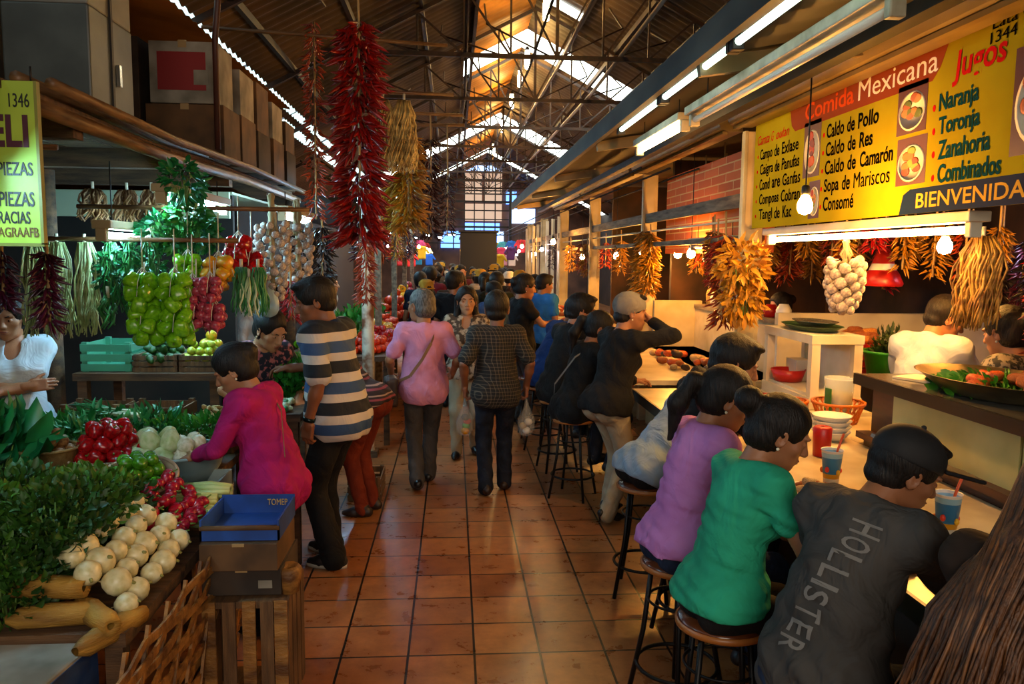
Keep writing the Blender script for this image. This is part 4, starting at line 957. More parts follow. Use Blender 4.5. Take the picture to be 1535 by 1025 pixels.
# ------------------------------------------------------------------ hanging goods
rail_m = polew
def hang_rail(a, b, label, r=.014): 
    o = MB().tube([a, b], r, 8).build('hanging_rail', rail_m); tag(o, label, 'rail'); return o
hang_rail((-2.75, 4.9, 2.08), (-1.3, 4.9, 2.08), 'wooden rail carrying the long beans and green bunches')
hang_rail((-2.3, 5.05, 2.28), (-.9, 5.05, 2.28), 'upper wooden rail carrying the parsley bunches')
def strands(loc, n, L, w, m, name, label, group, r=.006, cat='vegetable', depth=.05, wig=.02, seg=5, tie=True):
    """A bundle of hanging strands tied at the top."""
    t = empty('hanging_'+name, loc, label, cat, group); mb = MB()
    for _ in range(n):
        x, y = rnd(-w, w), rnd(-depth, depth); l = L*rnd(.82, 1.03); ph = rnd(0, 6)
        mb.tube([(x*.5, y*.5, 0)]+[(x*(.7+.3*q/seg)+wig*math.sin(ph+q*1.7), y+wig*math.cos(ph*1.3+q*1.4), -l*q/seg) for q in range(1, seg+1)], [r*.7]+[r]*(seg-1)+[r*.5], 5)
    mb.build('strand', m, t)
    if tie: MB().tube([(0, 0, -.02), (0, 0, .05)], .01, 6).build('tie', casing, t)
    return t
beanm = mat('pale_bean', '#b8c084', .5, '#8a9a5c', 6, stretch=(1, 1, 3)); beang = mat('green_bean', '#2f7a34', .45, '#1c5a24', 6)
for k, x in enumerate((-2.5, -2.36, -2.2)): strands((x, 4.9, 2.06), 46, .56, .065, beanm, 'bean_bundle', 'pale bundle of long beans hanging by the notice board', 'pale long beans on the rail')
for k, x in enumerate((-2.06, -1.94, -1.83)):
    strands((x, 4.92, 2.06), 30, .42, .05, beang, 'herb_bundle', 'dark green bundle hanging beside the pale long beans', 'dark green bundles on the rail', r=.005)
    bunch((x, 4.92, 1.9), (.075, .07, .16), 170, .05, .02, leafd, 'hanging_herb_bunch', 'leafy dark bunch hanging over the dark green bundles', 'leafy bunches on the rail', -.4)
    strands((x, 4.86, 1.75), 7, .2, .03, beang, 'stalk_bundle', 'green stalks dangling below the dark green bundles', 'dangling stalks on the rail', r=.009)
for k, (x, z) in enumerate([(-1.82, 2.2), (-1.7, 2.17), (-1.56, 2.18), (-1.62, 2.28)]): bunch((x, 5.05-.02*k, z-.06), (.11, .1, .10), 220, .06, .035, [leafd, leafy_g][k % 2], 'hanging_parsley_bunch', 'leafy green bunch hanging above the green peppers', 'leafy bunches above the green peppers', -.3)
bunch((-2.45, 4.4, 2.4), (.16, .14, .16), 300, .07, .03, leafd, 'hanging_herb_bunch', 'dark leafy bunch hanging right beside the notice board'.replace('right ', 'close '), None, -.4)
bunch((-1.6, 4.85, 2.42), (.11, .1, .12), 200, .07, .03, leafd, 'hanging_herb_bunch', 'dark leafy bunch hanging beside the highest fluorescent tube', None, -.4)
for k, (x, y) in enumerate([(-2.4, 5.5), (-2.2, 5.55), (-2.02, 5.5)]): strands((x, y, 2.42), 40, .22, .09, mat('brown_husk', '#8a5a2a', .7, '#5a3614', 6), 'husk_bundle', 'brown dry husk bundle on the beam behind the cool tubes', 'brown husks behind the tubes', r=.008)
def cluster(v, loc, nx, r, label, group, cat='pepper', name=None, rows=(4, 5, 4, 2)):
    """A hanging bag-shaped cluster: every fruit is a part of it."""
    t = empty(name or 'hanging_pepper_cluster', loc, label, cat, group)
    z = -r
    for n in rows:
        R = 0 if n == 1 else r*1.02/math.sin(PI/max(n, 2)) if n > 2 else r
        for k in range(n):
            a = 2*PI*k/n+z*9
            put(v, (R*math.cos(a), R*math.sin(a), z), (rnd(-.7, .7), PI+rnd(-.7, .7), rnd(0, 6)), r*rnd(.92, 1.1), None, None, None, t)
        z -= r*1.5
    MB().tube([(0, 0, 0), (0, .01, .25)], .004, 5).build('cord', casing, t)
    mb = MB()
    for k in range(8): a = k*PI/4; mb.tube([(0, 0, .03), (r*1.6*math.cos(a), r*1.6*math.sin(a), -r*1.2), (r*2.1*math.cos(a), r*2.1*math.sin(a), -r*3)], .002, 4)
    mb.build('net', mat('white_net', '#d8dcc8', .5), t); return t
gl = 'glossy green pepper cluster hanging over the back shelf in four bags'
for x, z in ((-1.78, 1.87), (-1.6, 1.87), (-1.77, 1.68), (-1.59, 1.67)): cluster(greenpep, (x, 4.66, z+.02), 4, .045, gl, 'green pepper clusters', rows=(3, 4, 3))
cluster(greenpep, (-1.6, 4.9, 2.0), 4, .043, 'green pepper cluster hanging higher, between parsley and orange peppers', None, rows=(3, 4, 2))
cluster(orangep, (-1.42, 4.9, 1.99), 4, .043, 'orange and green pepper cluster hanging beside the red clusters', None, rows=(3, 4, 2))
cluster(redpep, (-1.38, 5.2, 2.12), 4, .05, 'red pepper cluster hanging highest, by the white garlic braid', None, rows=(2, 3, 3))
cluster(redpep, (-1.3, 5.2, 2.02), 4, .045, 'red pepper cluster hanging lower, by the white garlic braid', None, rows=(2, 3, 2))
for k, (x, z) in enumerate([(-1.52, 1.86), (-1.42, 1.87), (-1.5, 1.72), (-1.4, 1.71)]): cluster(shallot, (x, 4.72, z), 4, .032, 'pink onion cluster hanging beside the green peppers', 'pink onion clusters', 'onions', 'hanging_onion_cluster', (3, 4, 3))
for k, x in enumerate((-1.3, -1.2)): strands((x, 4.95, 1.92), 34, .3, .055, scag, 'scallion_bundle', 'pale green scallion bundle hanging beside the pink onions', 'hanging scallions', r=.005, wig=.01); 
strands((-1.25, 4.93, 1.86), 26, .24, .05, scal, 'scallion_bundle', 'whitest scallion bundle in front of the hanging scallions', None, r=.006, wig=.012)
def braid(loc, n, L, R, v, r, label, name='hanging_garlic_braid', cat='garlic', leafs=True):
    t = empty(name, loc, label, cat)
    for k in range(n):
        a = k*2.4; f = k/n; rr = R*(.55+.45*math.sin(PI*min(1, f*.8+.25)))
        put(v, (rr*math.cos(a), rr*math.sin(a), -L*f), (rnd(-.5, .5), -1.3+rnd(-.4, .4), a), r*rnd(.85, 1.12), None, None, None, t)
    mb = MB()
    for q in range(7): mb.tube([(rnd(-.02, .02), rnd(-.02, .02), L*.38), (rnd(-.03, .03), rnd(-.03, .03), L*.12), (rnd(-.05, .05), rnd(-.05, .05), -L*.15)], .009, 6)
    mb.build('braided_stalk', mat('dry_stalk', '#a8946a', .7, '#7c6842', 5), t); MB().tube([(0, 0, -L), (0, 0, L*.4)], .018, 6).build('core', MATS['dry_stalk'], t); return t
braid((-1.2, 5.35, 2.2), 70, .5, .1, galn, .027, 'long white garlic braid hanging beside the red pepper clusters')
braid((-1.08, 5.6, 2.2), 60, .45, .09, galn, .026, 'second white garlic braid, hanging behind the first by the dark chilies')
# chili strings
chm = {k: mat('chili_'+k, a, .28, b, 8) for k, (a, b) in dict(red=('#9c1408', '#5a0a08'), dark=('#3a0c0a', '#1c0606'), black=('#1e1210', '#0c0808'), gold=('#b07818', '#6a420c'), bright=('#b80f14', '#70080f'), rust=('#a83a10', '#6a1c08'), purple=('#4a1024', '#24081a')).items()}
def chili_mesh(L, r, bend, m):
    pts = [(L*q/5, 0, bend*L*((q/5)**2)) for q in range(6)]
    me = MB().tube(pts, [r*.7, r, r*.95, r*.75, r*.45, r*.1], 6).mesh('chili'); me.materials.append(m); return me
def ristra(loc, L, R, n, m, label, size=.10, group=None, extra=0, top=None, name='hanging_chili_string', cat='chili string', taper=.0, up=-.55):
    """A string of dried chilies; the first hundred at most are parts, the rest one mesh."""
    t = empty(name, loc, label, cat, group); ms = [chili_mesh(size*s, size*.11, b, m) for s, b in ((1, -.3), (.85, .25), (1.15, -.15))]
    def spot(f, a):
        rr = R*(.45+.55*min(1, f*5))*(1-taper*f)
        d_ = Vector((math.cos(a), math.sin(a), up+rnd(-.5, .4))).normalized(); p = Vector((math.cos(a)*rr*.45, math.sin(a)*rr*.45, -L*f))
        return p, basis(Vector((0, 0, 1)).cross(d_)+rvec()*.2, d_.cross(Vector((0, 0, 1)).cross(d_))), d_
    for k in range(min(n, 100)):
        f = (k+.5)/min(n, 100); a = -PI/2+rnd(-1.9, 1.9) if extra else rnd(0, 2*PI); p, _, d_ = spot(f, a)
        q = d_.to_track_quat('X', 'Z').to_euler()
        o = link('chili', ms[k % 3], None, t, p, q, rnd(.85, 1.2)*(R/size*.75 if R > size else 1))
    if extra:
        mb = MB()
        for k in range(extra):
            f = rnd(0, 1); a = rnd(0, 2*PI); p, _, d_ = spot(f, a); l = size*rnd(.8, 1.25)*(R/size*.72 if R > size else 1); s_ = rvec()*l*.25
            mb.tube([p, p+d_*l*.4+s_*.3, p+d_*l*.75+s_*.8, p+d_*l+s_*1.2], [l*.08, l*.1, l*.07, l*.01], 5, False)
        o = mb.build('chili_mass', m, t); o['kind'] = 'stuff'
    MB().tube([(0, 0, -L), (.005, 0, 0), (0, 0, top if top else .12)], .008, 6).build('cord', mat('twine', '#a8895a', .8), t)
    return t
hang_rail((-1.7, 5.5, 3.76), (0.02, 5.5, 3.75), 'bamboo pole carrying the big red chili string', .022)
hang_rail((-1.9, 6.3, 3.7), (-.05, 6.3, 3.62), 'thin bamboo pole behind the big red chili string', .014)
hang_rail((-.9, 7.5, 3.2), (.1, 7.4, 3.2), 'bamboo pole farthest along, carrying the short dark chili string', .014)
hang_rail((-1.0, 6.9, 3.22), (.08, 6.9, 3.2), 'lower bamboo pole carrying the golden and dark chili strings', .014)
ristra((-.64, 5.5, 3.55), 1.45, .175, 100, chm['red'], 'big bright red chili string hanging over the aisle', .11, extra=650, top=.2)
ristra((-1.08, 6.35, 3.78), 1.5, .085, 90, chm['rust'], 'long thin dark chili string hanging behind the big red one', .07, extra=260, top=-.08)
ristra((-.2, 6.9, 3.0), .85, .1, 80, chm['dark'], 'dark chili string hanging beside the golden one', .08, extra=200, top=.2)
ristra((-.38, 6.75, 3.0), .75, .15, 90, chm['gold'], 'golden dried chili string hanging beside the dry straw bundle', .09, extra=300, top=.2)
ristra((-.06, 7.4, 2.75), .55, .08, 50, chm['dark'], 'short dark red chili string last along the aisle poles', .07, extra=120, top=.45)
ristra((-.52, 7.6, 2.7), .45, .16, 60, chm['gold'], 'golden chili cluster hanging behind the straw bundle', .08, extra=200, top=.5)
ristra((-.83, 7.55, 2.2), .65, .1, 80, chm['rust'], 'rust red chili string tied on the pale column', .07, extra=150, top=.1)
for k, (x, y, z) in enumerate([(-1.2, 6.3, 2.2), (-1.03, 6.3, 2.22)]): ristra((x, y, z), .5, .1, 60, chm['black'], ['black dried chili string nearer the white garlic braid', 'black dried chili string farther from the white garlic braid'][k], .08, extra=160, top=.05)
ristra((-1.12, 5.5, 1.82), .27, .08, 46, chm['bright'], 'short bright red chili string beside the striped man', .06, extra=80, top=.4)
ristra((-1.97, 3.98, 2.0), .36, .045, 60, chm['purple'], 'dark purple chili string hanging just below the notice board', .07, extra=120, top=.5)
ristra((-2.2, 4.02, 2.0), .28, .05, 50, chm['purple'], 'dark purple chili string farther in behind the notice board', .07, extra=100, top=.5)
hang_rail((-2.6, 4.0, 2.5), (-1.9, 4.0, 2.5), 'wooden rail behind the green notice board')
straw = mat('dry_straw', '#c8a860', .65, '#8a6a30', 6, stretch=(1, 1, 4))
for dx in (-.075, .075): strands((-.43+dx, 5.8, 3.1), 110, .5, .085, straw, 'straw_bundle', ['paler half of the dry straw bundle beside the big red chili string', 'other half of the dry straw bundle, nearer the aisle'][dx > 0], None, r=.006, cat='dry straw', depth=.07, wig=.025)
hang_rail((-.8, 5.8, 3.17), (0, 5.8, 3.15), 'short bamboo pole carrying the dry straw bundle', .012)
# plastic bags hung on the stall
pbag = mat('plastic_bag', '#c8dcdc', .3, alpha=.75)
S = Solid(); S.ell((0, 0, -.08), (.07, .05, .09), k=.03); S.cone((0, 0, -.02), (0, 0, .08), .04, .012, k=.04)
o = link('hanging_plastic_bag', S.mesh('plastic_bag', .008, .004, 40), pbag, None, (-1.22, 5.3, 1.75)); tag(o, 'pale plastic bag hanging beside the short bright red chili string', 'bag')

# ---- stalls farther along the west side
col = empty('stall_column', (-.84, 7.8, 0), 'pale peeling column with a rust red chili string, between the stalls', 'column')
MB().lathe([(.06, 0), (.06, 2.7)], seg=14).build('shaft', mat('peeling_paint', '#d8ccb4', .7, '#7c4a2c', 6, (.45, .6)), col); MB().b2((-.09, -.09, 0), (.09, .09, .06)).build('base', plank, col)
table('market_table', (-1.75, 8.2, 0), (-.65, 12.5, .95), plank, 'plank table of red and orange produce beyond the pale column')
table('market_table', (-1.9, 12.9, 0), (-.6, 18, .95), plank, 'far plank table of mixed produce along the aisle')
fl = 'piece of fruit heaped on the plank table beyond the pale column'
for v, x, y, z, n in ((tomato, -.95, 8.7, .95, 3), (redpep, -.9, 9.5, .95, 3), (orangep, -1.0, 10.4, .95, 4), (tomato, -1.0, 11.4, .95, 4), (greenpep, -1.45, 8.9, .95, 4)):
    heap(v, (x, y, z), .28, .4, .047, n, v[0].replace('_', ' ')+' heaped on the plank table beyond the pale column', 'vegetable', v[0].replace('_', ' ')+'s beyond the column', cap=70)
for k in range(6): greens((-1.4+.2*(k % 2), 9.3+.5*k, 1.1), (.2, .22, .16), 120, .1, .06, leafy_g, 'curly_lettuce', 'green lettuce on the table beyond the pale column', 'lettuces beyond the column')
for k in range(4): heap([tomato, orangep, mango, radish][k], (-1.0, 13.3+1.2*k, .95), .3, .5, .08, 4, ['tomato', 'orange pepper', 'mango', 'radish'][k]+' heaped on the far plank table', 'vegetable', ['tomatoes', 'orange peppers', 'mangoes', 'radishes'][k]+' on the far table', cap=40)
struct(MB().b2((-3.6, 9.3, 2.6), (-.9, 18, 2.68)).build('roof_stalls_west', tin2))
for k in range(4): struct(MB().b2((-.95, 9.6+2.6*k, 0), (-.87, 9.68+2.6*k, 2.65)).build('trim_post', woodg))
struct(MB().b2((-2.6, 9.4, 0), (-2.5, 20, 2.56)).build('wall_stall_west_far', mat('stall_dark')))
for k in range(9):
    y = 8.6+k*1.2; ristra((-1.0+.12*(k % 2), y, 2.5), .55, .1, 30, chm[['purple', 'rust', 'dark', 'gold', 'bright'][k % 5]], '%s chili string hanging from the far stall roof, %s' % (['purple', 'rust coloured', 'dark', 'golden', 'bright red'][k % 5], 'before the crowd' if k > 4 else 'beyond the pale column'), .1, extra=60, top=.2, group='chili strings along the far stalls')
for k in range(5): tube_lamp((-1.25, 8.6+k*2.1, 2.45), (-1.25, 9.7+k*2.1, 2.45), tubeb, 'cool white tube under the roof of the far vegetable stalls', group='tubes of the far stalls')
# ================================================================== east side: hanging goods and bulbs
for x, y, z, top, lab in ((2.6, 9.0, 2.06, 3.255, 'bright bulb beside the golden chili string of the second stall'), (2.45, 8.0, 2.06, 3.255, 'bright bulb in the middle of the second stall'), (2.5, 10.4, 2.04, 3.255, 'bulb in the third stall just past the golden chili string'), (2.5, 12.0, 2.04, 3.255, 'bulb in the middle of the third stall'), (2.4, 14.6, 2.02, 3.255, 'bulb in the fourth stall beside the standing woman'), (2.95, 4.55, 2.1, 3.2, 'round bright bulb between dark chilies and the wheat bundle')):
    bulb((x, y, z), top, lab, s=1.15)
coolb = mat('cool_bulb_glow', '#f4f0ff', .3, emit=45, ecol='#e8dcff')
for k, (x, y) in enumerate([(4.1, 5.2), (4.12, 5.12), (4.1, 4.9)]): bulb((x, y, 2.1), 3.2, 'small cool bulb above the dark chilies at the stall back', 'cool bulbs at the stall back', coolb, .8)
for k in range(16):
    s_ = -1 if k % 2 else 1
    bulb(((-1.1-.2*(k % 3)) if s_ < 0 else 1.9+.3*(k % 3), 15+k*1.15, 2.3-.1*(k % 3)), 2.9, 'small bulb hanging over the far stalls behind the crowd', 'bulbs of the far stalls', coolb if k % 3 else bulbm, 1.3)
braid((2.44, 4.75, 2.0), 46, .32, .10, galn, .034, 'plump white garlic braid hanging below the long tube of the food counter', leafs=True)
yel = mat('yellow_husk', '#d89c1c', .55, '#a8701a', 7); wheat = mat('wheat', '#c8963c', .6, '#8a5c1c', 6, stretch=(1, 1, 4))
for k, (x, y, z, r) in enumerate([(2.2, 5.85, 1.95, .17), (2.22, 5.9, 1.72, .13)]):
    bunch((x, y, z), (r, r, .2), 330, .10, .035, yel, 'hanging_husk_bunch', ['upper yellow dried husk bunch hanging on the cream post', 'lower yellow dried husk bunch hanging on the cream post'][k], None, -.5, 'dried husks')
strands((2.70, 3.85, 2.13), 100, .46, .07, wheat, 'wheat_bundle', 'thick golden wheat bundle hanging near the round bright bulb', None, r=.006, cat='wheat', depth=.08, wig=.02)
strands((2.85, 4.15, 2.05), 70, .42, .07, mat('dried_flower', '#a8803c', .6, '#6a4a1c', 9), 'flower_bundle', 'thinner dried flower bundle hanging between bulb and wheat', None, r=.006, cat='dried flowers', depth=.06)
for k in range(6): ristra((4.0+.05*(k % 2), 5.5-.17*k, 2.15), .55, .07, 46, chm['purple' if k % 2 else 'black'], 'dark chili string in the row at the stall back', .08, 'dark chili strings at the stall back', 90, .9)
rb = MB(); 
t = empty('hanging_red_hat', (3.25, 5.75, 1.83), 'red and white bell-shaped cloth hat hanging at the stall back', 'hat')
MB().lathe([(.14, -.02), (.15, 0), (.12, .07), (.1, .1)], seg=20).build('red_brim', redp, t); MB().lathe([(.1, .1), (.08, .15)], seg=20).build('white_band', plas, t); MB().lathe([(.08, .15), (.05, .24), (.01, .28)], seg=20).build('red_crown', redp, t); MB().tube([(0, 0, .27), (0, 0, .9)], .004, 5).build('cord', casing, t)
for k in range(13):
    x, y = 2.85+.17*(k % 7), 6.2-.09*k
    ristra((x, y, 2.24+.03*(k % 3)), .22+.08*(k % 4), .09, 40, chm[['gold', 'rust', 'gold', 'bright', 'gold'][k % 5]], 'orange and golden dried bundle hanging at the back of the food counter', .08, 'dried bundles behind the food counter', 60, .7, 'hanging_dried_bundle', 'dried bundle')
ristra((2.95, 3.55, 2.2), .75, .16, 80, chm['rust'], 'large rust red chili string at the end of the food stall beyond the wheat', .1, None, 220, .8)
ristra((3.15, 3.9, 2.15), .5, .12, 60, chm['bright'], 'bright red chili string deep behind the wheat bundle', .09, None, 120, .8)
for k, (dx, z, r) in enumerate([(0, 2.32, .12), (.14, 2.3, .13), (-.02, 2.05, .15), (.12, 2.0, .14)]):
    ristra((2.28+dx*.3, 9.35-dx, z), .42, r, 60, chm['gold'], 'golden dried chili bundle on the post between second and third stall', .1, 'golden bundles on the far post', 100, .1, 'hanging_dried_bundle', 'dried bundle')
ristra((2.28, 6.5, 2.2), .75, .13, 90, chm['rust'], 'rust red and orange chili string hanging behind the cream post', .09, None, 160, .2)
ristra((2.3, 6.75, 2.15), .35, .1, 60, chm['bright'], 'short red chili string beside the rust red one behind the cream post', .08, None, 100, .2)
for k, (x, y, L_, r, c_) in enumerate([(2.35, 7.0, .3, .1, 'gold'), (2.45, 7.35, .28, .09, 'rust'), (2.7, 8.6, .4, .1, 'gold'), (2.5, 9.8, .4, .08, 'dark'), (2.4, 11.2, .45, .08, 'gold'), (2.45, 12.6, .4, .1, 'rust'), (2.3, 13.5, .55, .13, 'gold'), (2.3, 14.0, .5, .12, 'rust'), (2.3, 15.4, .5, .12, 'gold'), (2.2, 17.5, .5, .1, 'dark')]):
    ristra((x, y, 2.25), L_, r, 44, chm[c_], 'dried bundle hanging from the rail of the stalls past the cream post', .08, 'dried bundles on the stall rails', 70, .15, 'hanging_dried_bundle', 'dried bundle')
for k, (y, w) in enumerate([(6.9, .2), (7.6, .25), (8.5, .2), (10.2, .2), (11.6, .25), (12.3, .2)]):
    S = Solid(); S.rbox((0, 0, -.22), (.02, w*.4, .2), None, .015, k=.03); S.cone((0, 0, 0), (0, 0, -.1), .01, .06, k=.05)
    S.cone((0, 0, -.02), (0, 0, .645), .006, .006, .005); o = link('hanging_cloth', S.mesh('cloth', .016, .01, 30), [paint, straw, whitep][k % 3], None, (2.95+.1*(k % 2), y, 2.6)); tag(o, 'pale cloth or bag hanging inside the lit stalls past the cream post', 'cloth', 'cloths in the lit stalls')
tube_lamp((2.42, 6.6, 2.12), (2.42, 7.8, 2.12), mat('unlit_tube', '#e8e0cc', .25), 'unlit tube fixture on the rail of the second stall', casing)
for k, (y, h) in enumerate([(8.9, .22), (8.75, .16), (7.2, .12), (6.9, .14)]):
    o = MB().lathe([(.01, 0), (.06, 0), (.07, h*.6), (.04, h), (.01, h)], seg=12).build('jar', [straw, plas, redp, plas][k], None, (2.99, y, 1.462)); tag(o, 'jar on the shelf of the second stall', 'jar', 'jars of the second stall')
o = MB().lathe([(.1, .0), (.13, 0), (.17, .3), (.165, .3), (.12, .01), (.1, .01)], seg=18).build('pail', mat('worn_steel'), None, (2.55, 10.6, .975)); tag(o, 'steel pail on the counter behind the ponytailed woman', 'pail')

for k in range(12):
    ristra((2.75+.3*(k % 3), 6.75+.2*k, 2.28-.05*(k % 2)), .28+.08*(k % 3), .09, 40, chm[['gold', 'rust', 'gold', 'bright'][k % 4]], 'dried bundle hanging deep inside the second stall', .09, 'dried bundles deep in the second stall', 60, .9, 'hanging_dried_bundle', 'dried bundle')
# bright goods and lamps of the stalls at the far end
gar = [mat('garment_%d' % k, c, .8) for k, c in enumerate(['#d83a5a', '#e8e4f0', '#3aa0c8', '#c82a2a', '#e8a8c8', '#6a3a8a', '#d8c83a', '#2a6ac8'])]
S = Solid(); S.rbox((0, 0, -.32), (.16, .02, .26), None, .03, .03); S.cone((-.16, 0, -.1), (-.3, 0, -.3), .05, .045, .04); S.cone((.16, 0, -.1), (.3, 0, -.3), .05, .045, .04); S.cone((0, 0, 0), (0, 0, -.1), .01, .08, .05)
gm_ = S.mesh('garment', .03); gm_.materials.append(gar[0])
for k in range(34):
    w_ = k % 2; o = link('hanging_garment', gm_, None, None, ((-2.2+.16*(k % 9)) if w_ else (1.1+.2*(k % 7)), 25+k*.3, 2.6-.25*(k % 3)), (0, 0, rnd(-.4, .4)), .75); recolor(o, gar[(k*3+k//4) % 8]); tag(o, 'bright garment hanging over the stalls at the far end of the hall', 'garment', 'garments at the far end')
for k in range(8): tube_lamp((-2.0+.45*k, 27+(k % 3), 2.75-.12*(k % 2)), (-1.75+.45*k, 27.2+(k % 3), 2.75-.12*(k % 2)), tubeb, 'small cool lamp over the stalls at the far end of the hall', dark, .2, 'cool lamps at the far end')
t = empty('kiosk_box', (.75, 24.0, 0), 'dark grey kiosk box standing above the crowd at the far end', 'kiosk'); MB().b2((-.55, -.4, 0), (.55, .4, 2.72)).build('body', mat('kiosk_grey', '#2a2d30', .6), t, bevel=.03); MB().b2((-.6, -.45, 2.72), (.6, .45, 2.78)).build('roof', mat('kiosk_grey'), t)
# ================================================================== people
def skin(name, a, b): 
    m = mat(name, a, .5, b, 7, (.3, .7), bump=.05, bscale=160); m.node_tree.nodes['Principled BSDF'].inputs['Subsurface Weight'].default_value = .0; return m
sk = [skin('skin_tan', '#a8714c', '#925c3c'), skin('skin_brown', '#8a5638', '#74452c'), skin('skin_light', '#bd8a66', '#a87450')]
hairm = mat('black_hair', '#0c0907', .55, '#1c1410', 30, stretch=(3, 3, .3), bump=.35, bscale=90, bstretch=(2, 2, .25), spec=.3)
hairgr = mat('grey_black_hair', '#2c2824', .5, '#6a625a', 30, stretch=(3, 3, 1), bump=.3, bscale=90)
eyew = mat('eye_white', '#d8d0c4', .2); eyed = mat('eye_dark', '#140c08', .15); lipm = mat('lip', '#7c3a30', .45)
def cloth(name, a, b=None, rough=.85, bump=.3, ns=5): return mat(name, a, rough, b, ns, (.35, .7), bump=bump*2.4, bscale=6.5, bstretch=(1, 1, .8), bdist=.035, warp=1.4, spec=.25)
A = np.array
def ik(a, t, l1, l2, hint):
    a, t, h = A(a, float), A(t, float), A(hint, float); d = t-a; L = np.linalg.norm(d); m = (l1+l2)*.995
    if L > m: d = d*m/L; t = a+d; L = m
    u = d/L; x = (l1*l1-l2*l2+L*L)/(2*L); r = math.sqrt(max(l1*l1-x*x, 0)); h = h-u*(h@u); h = h/max(np.linalg.norm(h), 1e-6)
    return a+u*x+h*r, t
def npm(M): return A([[M[i][j] for j in range(3)] for i in range(3)])
def hand(S, W, d, b, side, c=.5, k=.006, sc=1.0):
    """Palm, four fingers of their own lengths and a thumb. side = +1 for the person's own right hand."""
    R = npm(basis(d, b)); ex, ey, ez = R[:, 0], R[:, 1], R[:, 2]; ts = -side*ex
    P = lambda x, y, z: W+(ts*x+ey*y+ez*z)*sc
    S.cone(W-ey*.03, W+ey*.02*sc, .026*sc, .027*sc, .015)
    S.rbox(P(-.002, .05, 0), (.028*sc, .036*sc, .006*sc), np.stack([ts, ey, ez]).T, .009*sc, .012)
    for x, l, y in ((.029, .068, .086), (.010, .078, .092), (-.010, .072, .089), (-.029, .056, .080)):
        p = P(x, y, 0); a = .15
        for q, f in enumerate((.45, .32, .25)):
            a += c*(.9 if q else .7); v = ey*math.cos(a)-ez*math.sin(a); n = p+v*l*f*sc
            S.cone(p, n, (.0092-.0009*q)*sc, (.0084-.0009*q)*sc, k*.6); p = n
    p = P(.024, .022, -.004); v = (ts*.75+ey*.62-ez*.25*(1+c)); v /= np.linalg.norm(v)
    n = p+v*.042*sc; S.cone(p, n, .0135*sc, .0105*sc, .010)
    v = v*.6+ey*.7-ez*.35*c; v /= np.linalg.norm(v); S.cone(n, n+v*.032*sc, .0102*sc, .008*sc, k*.6)
def head_solid(S, H, R, s, fem, neck):
    r_ = lambda p: H+R@(A(p, float)*s)
    E = lambda c, r, k=.02, Q=None, sub=False: S.ell(r_(c), A(r)*s, R if Q is None else R@Q, k*s, sub)
    E((0, -.012, .03), (.076, .096, .09)); E((0, .03, -.03), (.06, .066, .082), .03); j = .9 if fem else 1
    E((0, .05, -.075), (.042*j, .042, .035), .03); S.ell(r_((0, .076, -.098)), .018*s, None, .02*s)
    for x in (-1, 1):
        E((x*.042, .062, -.02), (.022, .02, .022), .02); E((x*.03, .082, .028), (.026, .012, .009), .012)
        E((x*.031, .1, .006), (.017, .014, .011), .01, sub=True)
        E((x*.032, .083, .005), (.013, .011, .0085), .003)
        Q = npm(rotz(-x*.35)@roty(x*.12)); E((x*.079, -.004, -.008), (.008, .021, .033), .006, Q); E((x*.087, .002, -.006), (.006, .011, .018), .004, Q, True)
        S.ell(r_((x*.012, .102, -.03)), A((.009, .011, .008))*s, R, .008*s)
    S.cone(r_((0, .088, .014)), r_((0, .112, -.026)), .009*s, .012*s, .012*s)
    E((0, .092, -.058), (.024, .014, .007), .008); E((0, .09, -.068), (.02, .014, .007), .008)
    S.cone(r_((0, -.022, -.05)), neck, .05*s, .056, .03)
